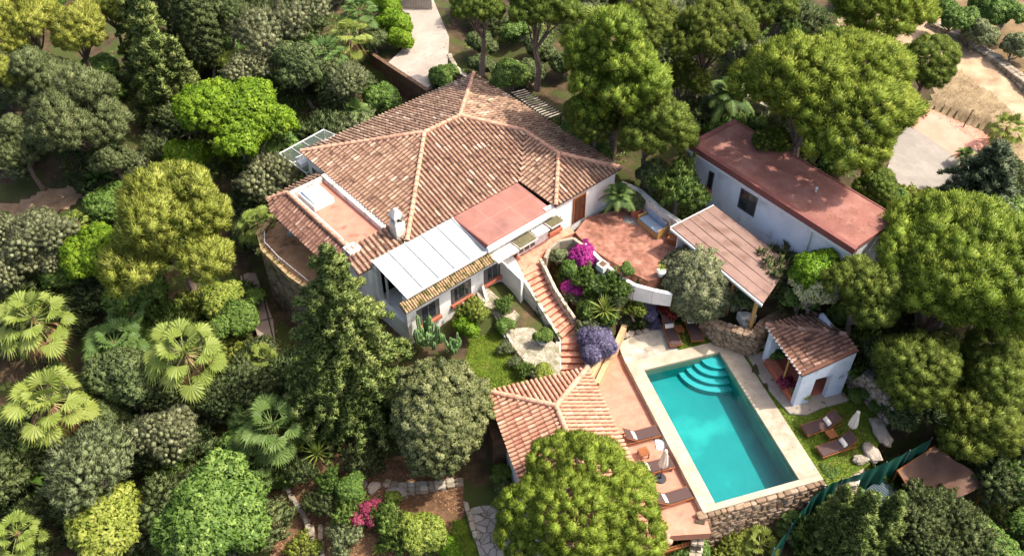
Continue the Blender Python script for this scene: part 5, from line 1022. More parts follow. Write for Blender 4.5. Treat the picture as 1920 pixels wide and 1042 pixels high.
def sp_fanpalm(seed, R, hc, lm, nf=27, skirt=True, size=.45):
    r = np.random.default_rng(seed); V, Fc, T = [], [], []
    for i in range(nf):
        f = i / nf; a = i * 2.4 + r.normal(0, .2); el = math.radians(80 - 112 * f ** .8 + r.normal(0, 9)); d = (math.cos(a) * math.cos(el), math.sin(a) * math.cos(el), math.sin(el))
        fan_frond(V, Fc, T, r, (0, 0, -.15 * f), d, R * size * r.uniform(.85, 1.12), min(.95, .38 + .25 * r.random() + .15 * f), pet=1.15 + .35 * f)
    cr = raw_mesh('crown', np.array(V), np.array(Fc), np.array(T), LM[lm]); g = MB(); g.tube([(0, 0, -hc - .5), (0, 0, -hc * .5), (0, 0, 0)], [.2, .16, .15], 9); tr = g.build('trunk', M['palmbark']); out = [cr, tr]
    if skirt:
        V, Fc, T = [], [], []
        for i in range(22):
            a = i * 2.4; el = math.radians(-50 + r.normal(0, 10)); d = (math.cos(a) * math.cos(el), math.sin(a) * math.cos(el), math.sin(el)); fan_frond(V, Fc, T, r, (0, 0, -.25), d, R * .5 * r.uniform(.8, 1.1), .4 + .5 * r.random(), nseg=12, spread=.7)
        out.append(raw_mesh('dead_skirt', np.array(V), np.array(Fc), np.array(T), M['deadleaf']))
    return out
def sp_rosette(seed, R, hc, lm, nl=40, Wd=.06, curve=.5, el0=85, el1=5, trunk=True, feather=False, tb='palmbark'):
    """yucca, agave, banana or feather palm: strap leaves from one heart"""
    r = np.random.default_rng(seed); V, Fc, T = [], [], []
    for i in range(nl):
        f = i / nl; a = i * 2.4 + r.normal(0, .15); el = math.radians(el0 + (el1 - el0) * f + r.normal(0, 5)); h_ = np.array([math.cos(a), math.sin(a), 0]); side = np.array([-math.sin(a), math.cos(a), 0]); L = R * r.uniform(.8, 1.1); n = 7; pts = []
        for j in range(n + 1): t = j / n; pts.append(h_ * math.cos(el) * L * t + np.array([0, 0, math.sin(el) * L * t - curve * L * t * t * (.4 + .6 * math.cos(el))]))
        tn = min(max(.5 + r.normal(0, .18), 0), 1)
        if not feather:
            for j in range(n):
                w0 = Wd * (math.sin(PI * min(1, .22 + .78 * j / n)) ** .8) ; w1 = Wd * (math.sin(PI * min(1, .22 + .78 * (j + 1) / n)) ** .8) if j < n - 1 else .004; k = len(V); up = np.array([0, 0, .35])
                V.extend([pts[j] - side * w0 + up * w0, pts[j], pts[j] + side * w0 + up * w0, pts[j + 1] - side * w1 + up * w1, pts[j + 1], pts[j + 1] + side * w1 + up * w1]); T.extend([tn] * 6)
                Fc.extend([(k, k + 1, k + 4), (k, k + 4, k + 3), (k + 1, k + 2, k + 5), (k + 1, k + 5, k + 4)])
        else:
            for j in range(26):
                t = .12 + .88 * j / 26; x = t * n; q = pts[int(min(x, n - 1))] * (1 - (x - int(min(x, n - 1)))) + pts[int(min(x, n - 1)) + 1] * (x - int(min(x, n - 1))); tg = unit(pts[min(int(x) + 1, n)] - pts[max(int(min(x, n - 1)), 0)])
                for s_ in (-1, 1):
                    ll = L * .28 * math.sin(PI * (.15 + .8 * t)) + .08; dd = unit(side * s_ + tg * .55 - np.array([0, 0, .35])); k = len(V); V.extend([q - tg * .03, q + tg * .03, q + dd * ll]); T.extend([tn, tn, min(1, tn + .15)]); Fc.append((k, k + 1, k + 2))
                k = len(V)
    cr = raw_mesh('crown', np.array(V), np.array(Fc), np.array(T), LM[lm]); out = [cr]
    if trunk: g = MB(); g.tube([(0, 0, -hc - .4), (0, 0, 0)], [.14, .11], 8); out.append(g.build('trunk', M[tb]))
    return out
def sp_cactus(seed, R):
    r = np.random.default_rng(seed); g = MB(); n = 10
    def column(base, h_, rad, lean):
        pts = [Vector(base)]; d = Vector((lean[0], lean[1], .25)); steps = 8
        for i in range(1, steps + 1): d = (d * .6 + Vector((0, 0, .55))).normalized() if i > 2 else Vector((lean[0], lean[1], .25)).normalized(); pts.append(pts[-1] + d * h_ / steps)
        m = len(pts); vs = []; K = 12
        for i, p in enumerate(pts):
            rr = rad * (1 if i < m - 1 else .35)
            for k in range(K): q = rr * (1 if k % 2 else .72); vs.append((p.x + q * math.cos(2 * PI * k / K), p.y + q * math.sin(2 * PI * k / K), p.z))
        g.add(vs, [(i * K + k, i * K + (k + 1) % K, (i + 1) * K + (k + 1) % K, (i + 1) * K + k) for i in range(m - 1) for k in range(K)] + [tuple(range((m - 1) * K, m * K))], min(1, max(0, r.normal(.5, .2))))
    for i in range(24):
        a = r.uniform(0, 6.28); q = r.uniform(0, .4) * R; column((math.cos(a) * q, math.sin(a) * q, r.uniform(-.4, .5)), r.uniform(.7, 1.5) * R, .085 * R + .03, (math.cos(a) * r.uniform(.2, .9), math.sin(a) * r.uniform(.2, .9)))
    return [g.build('stems', LM['cactus'])]
PROTO = {}
def put(name, kind, key, maker, x, y, z, s, rz, label, cat, group=None, sc=None):
    """key: which built prototype this individual shares its mesh data with"""
    root = empty(name, (x, y, z), label, cat, group, rz); root.scale = sc or (s, s, s)
    if key not in PROTO: PROTO[key] = list(maker()); objs = PROTO[key]
    else: objs = [link(o.copy()) for o in PROTO[key]]
    for o in objs: o.parent = root; o.location = (0, 0, root_lift(key)); o.rotation_euler = (0, 0, 0)
    return root
LIFT = {}
def root_lift(key): return LIFT.get(key, 0)
# prototypes: unit crown radius 1 would lose leaf size, so they are built at real sizes and only scaled mildly
SPEC = dict(
 pineA=(lambda: sp_pine(1, 4.4, 3.0, 7, 'pine_bright', nl=26, lr=.36, pr=.08, n=230), 4.4, 7.0),
 pineB=(lambda: sp_pine(2, 3.6, 2.9, 6, 'pine_bright', nl=20, lr=.38, pr=.095, n=230), 3.6, 6.0),
 pineC=(lambda: sp_pine(3, 2.6, 2.3, 5, 'pine', nl=11, pr=.125, n=210, lr=.48), 2.6, 5.0),
 pineD=(lambda: sp_pine(4, 5.0, 3.8, 8, 'pine_bright', nl=34, pr=.07, n=210, lr=.31), 5.0, 8.0),
 pineY=(lambda: sp_pine(5, 3.6, 3.2, 6, 'pine_yellow', nl=18, pr=.085, n=240, lr=.36, L=.22), 3.6, 6.0),
 pineY2=(lambda: sp_pine(6, 2.4, 2.0, 5, 'pine_yellow', nl=11, pr=.12, n=200, lr=.42, L=.22), 2.4, 5.0),
 pineG=(lambda: sp_pine(7, 3.0, 2.6, 5, 'pine_grey', nl=16, pr=.10, n=220, lr=.38, L=.2), 3.0, 5.0),
 pineK=(lambda: sp_pine(8, 3.4, 2.8, 7, 'pine', nl=18, pr=.095, n=210, lr=.38), 3.4, 7.0),
 cedarA=(lambda: sp_conifer(9, 4.0, 11.5, 5.5, 'cedar', n=80, tiers=28, spire=.95), 4.0, 5.5),
 cedarB=(lambda: sp_conifer(10, 1.8, 8.0, 4, 'cedar', n=90, tiers=18), 1.8, 4.5),
 cedarC=(lambda: sp_conifer(11, 2.6, 4.6, 3, 'cedar_blue', n=90, tiers=9, droop=.5, spire=1.1), 2.6, 3.5),
 cypress=(lambda: sp_oval(12, 1.3, 4.2, 4, 'dark', pr=.16, n=150, L=.16, Wd=.03, mode='needle'), 1.3, 4.4),
 brightA=(lambda: sp_broad(13, 2.6, 2.1, 4, 'bright', nl=16, pr=.10, n=120, L=.17, Wd=.055, lr=.36), 2.6, 4.0),
 brightB=(lambda: sp_broad(14, 1.3, 1.1, 2, 'bright', nl=9, pr=.115, n=85, L=.16, Wd=.055), 1.3, 2.0),
 greenA=(lambda: sp_broad(15, 2.4, 2.0, 3.5, 'green', nl=15, pr=.09, n=100, L=.2, Wd=.075, lr=.36), 2.4, 3.5),
 greenB=(lambda: sp_broad(16, 1.3, 1.1, 1.6, 'green', nl=9, pr=.115, n=85, L=.15, Wd=.05), 1.3, 1.6),
 darkA=(lambda: sp_plume(17, 2.2, 2.0, 3, 'dark', nl=14, pr=.10, n=110, L=.15, Wd=.03), 2.2, 3.0),
 darkC=(lambda: sp_broad(47, 2.2, 1.8, 3, 'dark', nl=12, pr=.085, n=90, L=.16, Wd=.05, lr=.42), 2.2, 3.0),
 wild=(lambda: sp_plume(48, 1.4, 1.0, 1.0, 'grey', nl=8, pr=.14, n=100, L=.2, Wd=.022, plume=1.3, up=.8), 1.4, 1.0),
 wildD=(lambda: sp_plume(49, 1.5, 1.0, 1.0, 'dark', nl=8, pr=.13, n=110, L=.22, Wd=.028, plume=1.2, up=.8), 1.5, 1.0),
 wildG=(lambda: sp_plume(51, 1.3, .9, .9, 'green', nl=8, pr=.15, n=100, L=.2, Wd=.03, plume=1.3, up=.6), 1.3, .9),
 wildY=(lambda: sp_plume(52, 1.2, .8, .8, 'yellow', nl=8, pr=.14, n=90, L=.16, Wd=.03, plume=1.2, up=.6), 1.2, .8),
 pineE=(lambda: sp_pine(60, 3.2, 3.9, 6, 'pine_bright', nl=30, pr=.10, n=200, lr=.33), 3.2, 6.0),
 palmD=(lambda: sp_fanpalm(50, 2.1, 4.0, 'palm', nf=34, size=.40), 2.1, 4.0),
 darkB=(lambda: sp_broad(18, 1.2, 1.0, 1.2, 'dark', nl=9, pr=.12, n=85, L=.14, Wd=.045), 1.2, 1.2),
 oliveA=(lambda: sp_plume(19, 2.2, 1.9, 3, 'olive', nl=15, pr=.11, n=130, L=.15, Wd=.02), 2.2, 3.0),
 oliveB=(lambda: sp_oval(20, 1.9, 1.6, 2.4, 'olive', pr=.10, n=170, L=.14, Wd=.022), 1.9, 2.6),
 greyA=(lambda: sp_plume(21, 2.3, 1.9, 3, 'grey', nl=18, pr=.11, n=140, L=.2, Wd=.022, lr=.33, plume=1.4, up=.8), 2.3, 3.0),
 greyB=(lambda: sp_broad(22, 1.1, .9, 1.1, 'grey', nl=8, pr=.12, n=100, L=.13, Wd=.025), 1.1, 1.1),
 yellowA=(lambda: sp_broad(23, 1.3, 1.0, 1.4, 'yellow', nl=10, pr=.115, n=90, L=.14, Wd=.05), 1.3, 1.4),
 junA=(lambda: sp_oval(24, 2.7, 2.9, 3.5, 'juniper', pr=.085, n=150, L=.13, Wd=.035, rough_=.13), 2.7, 3.6),
 palmA=(lambda: sp_fanpalm(25, 2.0, 4.0, 'palm'), 2.0, 4.0),
 palmB=(lambda: sp_fanpalm(26, 1.8, 2.4, 'palm_dark', nf=30, skirt=False), 1.8, 2.4),
 palmC=(lambda: sp_fanpalm(27, 1.3, 1.5, 'palm', nf=24, skirt=False), 1.3, 1.5),
 yucca=(lambda: sp_rosette(28, .75, .5, 'palm', nl=46, Wd=.03, curve=.15), .75, .5),
 feather=(lambda: sp_rosette(29, 1.6, 1.6, 'palm_dark', nl=26, curve=.75, feather=True, el0=80, el1=0), 1.6, 1.6),
 banana=(lambda: sp_rosette(30, 1.5, .9, 'green', nl=14, Wd=.2, curve=.55, el0=82, el1=25), 1.5, .9),
 agave=(lambda: sp_rosette(31, .6, .1, 'yellow', nl=28, Wd=.04, curve=.35, trunk=False), .6, .12),
 cactus=(lambda: sp_cactus(32, 1.0), 1.0, .8),
 boug=(lambda: sp_broad(33, .8, .6, .7, 'magenta', nl=9, pr=.17, n=120, L=.08, Wd=.035), .8, .7),
 lav=(lambda: sp_oval(34, .7, .4, .35, 'lavender', pr=.12, n=190, L=.15, Wd=.012, mode='needle', rough_=.2), .7, .35),
 rose=(lambda: sp_broad(35, .8, .55, .7, 'pinkflower', nl=9, pr=.15, n=90, L=.08, Wd=.03), .8, .7),
 redb=(lambda: sp_broad(36, .7, .45, .5, 'redleaf', nl=8, pr=.17, n=90, L=.09, Wd=.03), .7, .5),
 bloss=(lambda: sp_broad(37, .9, .8, 1.2, 'blossom', nl=9, pr=.12, n=50, L=.09, Wd=.035, core=0), .9, 1.2),
)
NAMED = []
def tree(key, px, py, rpx, label, cat='tree', name=None, hc=None, rz=None, sq=1.0, group=None, lean=None, zc=None):
    """individual plant whose crown centre is seen at a pixel with a radius in photograph pixels"""
    mk, R0, h0 = SPEC['palmD' if key == 'palmA' and int(px) % 2 else key]; s = 1.0; z = 0.0; up = h0
    for _ in range(14):
        up = (hc if hc is not None else h0 * s)
        x, y = P(px, py, z + up); z = .5 * z + .5 * (zc if zc is not None else g1(x, y)); s = (.86 if key.startswith('pine') else .93 if key.endswith('A') else 1.0) * rpx * depth(x, y, z + up) / F / R0
    if key == 'palmA' and int(px) % 2: key = 'palmD'
    k_ = key; rz = rz if rz is not None else (px * 12.9898 + py * 78.233) % 6.283
    root = empty(name or 'tree', (x, y, z), label, cat, group, rz); root.scale = (s, s, s * sq); NAMED.append((x, y, label))
    if 'palm' in key: root.rotation_euler = (math.sin(px) * .12, math.cos(py) * .12, rz)
    if k_ not in PROTO: PROTO[k_] = list(mk()); objs = PROTO[k_]
    else: objs = [link(o.copy()) for o in PROTO[k_]]
    lift = up / (s * sq)
    for o in objs: o.parent = root; o.location = (0, 0, lift)
    return root
# ------------------------------------------------------------------ the trees one can tell apart (crown centre px, py, radius px)
T_ = tree
# right and upper side
T_('pineD', 1782, 530, 218, 'huge bright green umbrella pine filling the right side beyond the pavilion', name='umbrella_pine', hc=4.8, sq=1.0)
T_('pineC', 1810, 795, 95, 'low shaggy pine below the huge umbrella pine at the right', name='pine_tree', hc=3.2)
T_('pineC', 1620, 560, 85, 'smaller pine crown between the huge umbrella pine and the pergola', name='pine_tree', hc=4.2)
T_('pineA', 1540, 192, 182, 'big umbrella pine overhanging the far end of the annexe roof', name='umbrella_pine', hc=6.5, sq=.95, rz=1.0)
T_('pineC', 1740, 125, 62, 'round pine between the big umbrella pine and the dirt road', name='pine_tree', hc=4.5)
T_('pineB', 1655, 20, 118, 'pine crown cut by the top edge left of the dirt road', name='pine_tree', hc=6)
T_('pineE', 1155, 165, 118, 'bright green pine rising behind the right corner of the villa roof', name='pine_tree', hc=5.5)
T_('pineC', 1222, 245, 84, 'lower crown of bright pine beside the villa front corner', name='pine_tree', hc=4.2)
T_('pineC', 1115, 225, 62, 'small pine crown over the right eave of the villa', name='pine_tree', hc=4.2)
T_('pineK', 1330, 60, 105, 'dark green pine between the annexe and the top edge', name='pine_tree', hc=6)
T_('pineK', 1210, 45, 80, 'dark pine behind the golden palm at the top', name='pine_tree', hc=6.5)
T_('pineK', 1440, -5, 95, 'dark pine at the top edge above the big umbrella pine', name='pine_tree', hc=6)
T_('pineK', 1010, 20, 90, 'tall dark pine with bare trunk right of the driveway', name='pine_tree', hc=7)
T_('pineK', 900, 15, 75, 'dark pine leaning over the driveway wall', name='pine_tree', hc=7)
T_('pineK', 1280, 150, 60, 'shaded pine left of the annexe end', name='pine_tree', hc=3)
T_('pineC', 1640, 355, 45, 'small shaded pine hanging over the middle of the annexe roof', name='pine_tree', hc=2.5)
T_('pineC', 1440, 275, 40, 'small pine bough over the upper annexe roof', name='pine_tree', hc=3.2, zc=3.0)
T_('pineA', 1086, 965, 160, 'bright green pine in the foreground over the pool house roof', name='pine_tree', hc=6.2, rz=2.0)
T_('cedarC', 1850, 335, 92, 'blue green cedar at the right edge above the huge umbrella pine', name='cedar_tree', hc=3.0)
T_('oliveB', 1310, 530, 75, 'round silver green olive tree between the patio and the pool', name='olive_tree', hc=2.6)
T_('palmA', 1112, 52, 68, 'golden green fan palm behind the bright pine at the top', name='fan_palm', hc=6)
T_('brightB', 1522, 512, 48, 'light green bush at the lower corner of the annexe', 'shrub', 'leafy_shrub', hc=2.6)
T_('bloss', 1530, 545, 42, 'cream blossom on the light green bush beside the pergola corner', 'shrub', 'flowering_shrub', hc=2.6)
T_('greenB', 1500, 560, 35, 'dark green shrub in front of the pergola end', 'shrub', 'leafy_shrub')
T_('palmC', 1895, 240, 38, 'small bright palm beside the pink paving at the right edge', 'palm', 'fan_palm', hc=1.6)
T_('feather', 1810, 290, 28, 'small brown stemmed palm at the near edge of the pink paving', 'palm', 'feather_palm')
T_('greenB', 1665, 380, 30, 'low bush behind the far edge of the annexe roof', 'shrub', 'leafy_shrub', hc=1.5)
T_('feather', 1365, 175, 60, 'dark strap leaved palm behind the annexe end', 'palm', 'feather_palm', hc=2.5)
T_('wildG', 1272, 358, 50, 'dark green creeper mound over the patio wall', 'creeper', 'creeper', hc=1.9)
T_('darkB', 1225, 335, 35, 'dark creeper left end over the white patio wall', 'creeper', 'creeper', hc=1.8)
T_('greenB', 1122, 398, 24, 'deep green bush beside the front door', 'shrub', 'leafy_shrub', hc=.6)
T_('feather', 1160, 365, 42, 'dark feather palm in the corner between villa and patio wall', 'palm', 'feather_palm', hc=1.6)
T_('darkB', 1195, 380, 22, 'small dark bush behind the patio bench', 'shrub', 'leafy_shrub', hc=.8)
T_('greenB', 1072, 260, 32, 'ivy clump along the right eave of the villa', 'creeper', 'creeper', hc=1.5)
T_('greenB', 1110, 290, 30, 'ivy clump near the right corner of the villa', 'creeper', 'creeper', hc=1.4)
T_('pineC', 1715, 700, 85, 'shaded lower boughs of pine just beyond the stone lawn wall', name='pine_tree', hc=3.2)
T_('pineC', 1850, 700, 90, 'shaded pine between the huge umbrella pine and the shaggy one', name='pine_tree', hc=3.2)
# left of the villa
T_('pineY', 322, 445, 146, 'large yellow green pine left of the villa', name='pine_tree', hc=6.0, sq=1.1)
T_('brightA', 195, 475, 62, 'vivid green tree at the left foot of the yellow green pine', hc=2.5)
T_('brightA', 455, 245, 98, 'vivid green leafy tree behind the upper left corner of the villa', hc=3.8)
T_('brightB', 352, 300, 38, 'small vivid green tree between the yellow pine and the leafy tree', hc=2.5)
T_('oliveA', 510, 330, 62, 'grey green tree pressed against the tiled skirt of the villa', hc=3.0)
T_('palmA', 482, 405, 45, 'fan palm beside the rounded tile corner of the villa', name='fan_palm', hc=3.4)
T_('pineG', 160, 235, 108, 'soft grey green pine in the middle of the upper left', name='pine_tree', hc=4.5)
T_('pineG', 75, 165, 80, 'soft grey green pine at the upper left edge', name='pine_tree', hc=4.5)
T_('pineG', 45, 275, 62, 'grey green pine above the dirt clearing at the left edge', name='pine_tree', hc=4)
T_('pineG', 215, 300, 48, 'small grey green pine right of the dirt clearing', name='pine_tree', hc=3)
T_('pineY2', 45, 50, 72, 'olive yellow pine in the upper left corner', name='pine_tree', hc=6)
T_('pineY2', 150, 60, 66, 'olive yellow pine second from the upper left corner', name='pine_tree', hc=5.5)
T_('pineY2', 20, 145, 48, 'small olive yellow pine at the left edge under the corner one', name='pine_tree', hc=5)
T_('pineY2', 205, 20, 45, 'small olive yellow pine touching the top edge', name='pine_tree', hc=5)
T_('cedarB', 292, 110, 62, 'tall drooping cedar in the upper left woods', name='cedar_tree', hc=5.0)
T_('cedarB', 345, 150, 38, 'slim drooping cedar just right of the tall one', name='cedar_tree', hc=3.5)
T_('cedarB', 255, 30, 45, 'cedar cut by the top edge in the left woods', name='cedar_tree', hc=5)
T_('cypress', 372, 60, 34, 'dark column shaped cypress in the upper left woods', name='cypress_tree', hc=5)
T_('cypress', 330, 10, 30, 'dark cypress at the top edge left', name='cypress_tree', hc=5)
T_('darkA', 425, 35, 58, 'dark broad tree at the top edge between cypress and olive', hc=4)
T_('oliveA', 500, 60, 66, 'silver grey tree near the top edge above the vivid green one', hc=4)
T_('oliveA', 560, 20, 55, 'silver grey tree at the top edge left of the palms', hc=4)
T_('yellowA', 425, 115, 24, 'small yellow leaved shrub among the upper left woods', 'shrub', 'leafy_shrub', hc=2.5)
T_('oliveA', 470, 130, 50, 'grey green tree behind the yellow leaved shrub', hc=3)
T_('darkC', 575, 130, 55, 'dark textured tree behind the villa left rear corner', hc=3)
T_('greyA', 650, 155, 45, 'grey green tree below the palms behind the villa', hc=3)
T_('palmB', 612, 105, 50, 'fan palm left of the pair behind the villa', name='fan_palm', hc=4)
T_('palmA', 648, 70, 48, 'bright fan palm right of the pair behind the villa', name='fan_palm', hc=4.2)
T_('palmB', 668, 25, 42, 'fan palm at the top edge beside the hedge', name='fan_palm', hc=4)
T_('feather', 665, 208, 42, 'green feather palm close behind the villa rear eave', 'palm', 'feather_palm', hc=1.5)
T_('greenB', 720, 190, 32, 'leafy bush between the feather palm and the driveway wall', 'shrub', 'leafy_shrub')
T_('brightB', 745, 45, 30, 'rounded end of the clipped hedge beside the driveway', 'hedge', 'hedge', hc=.9)
T_('brightB', 727, 10, 28, 'upper part of the clipped hedge beside the driveway', 'hedge', 'hedge', hc=.9)
T_('brightB', 752, 75, 24, 'near end of the clipped hedge beside the driveway', 'hedge', 'hedge', hc=.8)
T_('greenB', 832, 145, 24, 'green bush in the corner between the driveway and the roof apex', 'shrub', 'leafy_shrub')
T_('darkB', 705, 80, 26, 'dark bush under the hedge behind the villa', 'shrub', 'leafy_shrub')
for i, (x, y, r_, k, lb) in enumerate([(905, 125, 26, 'darkB', 'low bush at the shaded curve above the roof apex'), (955, 150, 34, 'greenB', 'rounded green bush above the right slope of the villa roof'), (990, 140, 28, 'darkB', 'dark rounded bush next to the one above the roof slope'), (905, 85, 30, 'darkB', 'dark bush at the foot of the leaning pine'), (1015, 95, 34, 'darkB', 'dark bush around the tall pine trunk'), (1060, 120, 30, 'darkB', 'dark bush right of the tall pine trunk')]): T_(k, x, y, r_, lb, 'shrub', 'leafy_shrub')
T_('banana', 185, 335, 42, 'large leaved bright plant under the grey green pines', 'plant', 'banana_plant', hc=1.2)
T_('greenB', 205, 385, 38, 'green bush between the large leaved plant and the yellow pine', 'shrub', 'leafy_shrub', hc=1.6)
T_('palmC', 145, 420, 32, 'small bright fan palm at the edge of the dirt clearing', name='fan_palm', hc=2)
T_('oliveA', 75, 440, 62, 'silvery olive tree below the dirt clearing', name='olive_tree', hc=2.8)
T_('oliveA', 25, 500, 55, 'silvery olive tree at the left edge', name='olive_tree', hc=2.8)
T_('oliveA', 105, 480, 40, 'small silvery olive tree beside the vivid green one', name='olive_tree', hc=2.2)
T_('oliveA', 15, 430, 40, 'small silvery olive tree at the left edge under the clearing', name='olive_tree', hc=2.4)
# left lower slope
T_('palmA', 78, 590, 82, 'fan palm with a brown skirt of dead leaves at the left edge', name='fan_palm', hc=4.5)
T_('palmA', 88, 735, 90, 'big bright fan palm at the left edge', name='fan_palm', hc=4.6)
T_('palmA', 350, 640, 88, 'big bright fan palm in the middle of the left slope', name='fan_palm', hc=4.6)
T_('palmB', 205, 640, 66, 'dark fan palm between the two rows of bright ones', name='fan_palm', hc=2.6)
T_('palmB', 250, 590, 50, 'dark fan palm under the yellow green pine', name='fan_palm', hc=2.2)
T_('palmC', 485, 672, 40, 'small fan palm beside the side path', name='fan_palm', hc=1.4)
T_('palmB', 515, 800, 78, 'large dark fan palm left of the tall cedar foot', name='fan_palm', hc=3.0)
T_('palmB', 470, 880, 48, 'dark fan palm below the large dark one', name='fan_palm', hc=1.8)
T_('yucca', 595, 850, 34, 'spiky yucca at the foot of the tall cedar', 'yucca', 'yucca')
T_('palmB', 455, 770, 40, 'half hidden dark fan palm left of the larger one', name='fan_palm', hc=2)
T_('greyA', 170, 880, 92, 'feathery grey green tree in the lower left', hc=3.6)
T_('yellowA', 190, 985, 76, 'yellow green bush tree below the feathery grey one', hc=2.4)
T_('greenA', 412, 975, 108, 'bright green leafy tree at the bottom left', hc=3.4)
T_('palmC', 22, 1000, 55, 'bright fan palm in the lower left corner', name='fan_palm', hc=3)
T_('oliveA', 315, 815, 62, 'olive coloured bush tree on the lower left slope', hc=2.6)
T_('darkC', 235, 720, 68, 'dark leafy tree right of the big bright fan palm', hc=2.6)
T_('darkA', 335, 740, 52, 'dark tree under the big bright middle palm', hc=2)
T_('darkA', 420, 730, 48, 'dark tree right of the bright middle palm', hc=2.2)
T_('darkC', 195, 790, 45, 'small dark tree left of the olive coloured bush', hc=1.6)
T_('banana', 60, 900, 58, 'dark large leaved plant at the lower left edge', 'plant', 'banana_plant', hc=1.6)
T_('greenB', 30, 850, 45, 'dark green bush under the big bright left palm', 'shrub', 'leafy_shrub')
T_('greenB', 440, 610, 40, 'green bush beside the side path', 'shrub', 'leafy_shrub', hc=1.4)
T_('greenB', 480, 560, 18, 'ivy hanging at the corner of the stone terrace base', 'creeper', 'creeper', hc=1.2)
T_('yellowA', 410, 560, 42, 'yellow green bush at the right foot of the yellow pine', 'shrub', 'leafy_shrub', hc=1.6)
T_('greyA', 455, 720, 42, 'grey green bush below the side path', 'shrub', 'leafy_shrub', hc=1.5)
T_('darkB', 470, 440, 35, 'dark bush in the gap below the villa fan palm', 'shrub', 'leafy_shrub', hc=1.4)
T_('cedarA', 643, 632, 165, 'very tall cedar in front of the left end of the villa', name='cedar_tree', hc=5.6, sq=1.0)
T_('junA', 818, 778, 102, 'big dense round dark green tree left of the pool house', hc=3.4)
T_('cactus', 805, 640, 36, 'branching cactus against the villa front wall', 'cactus', 'cactus', hc=.9)
T_('cactus', 850, 655, 22, 'smaller branching cactus at the lawn corner', 'cactus', 'cactus', hc=.6)
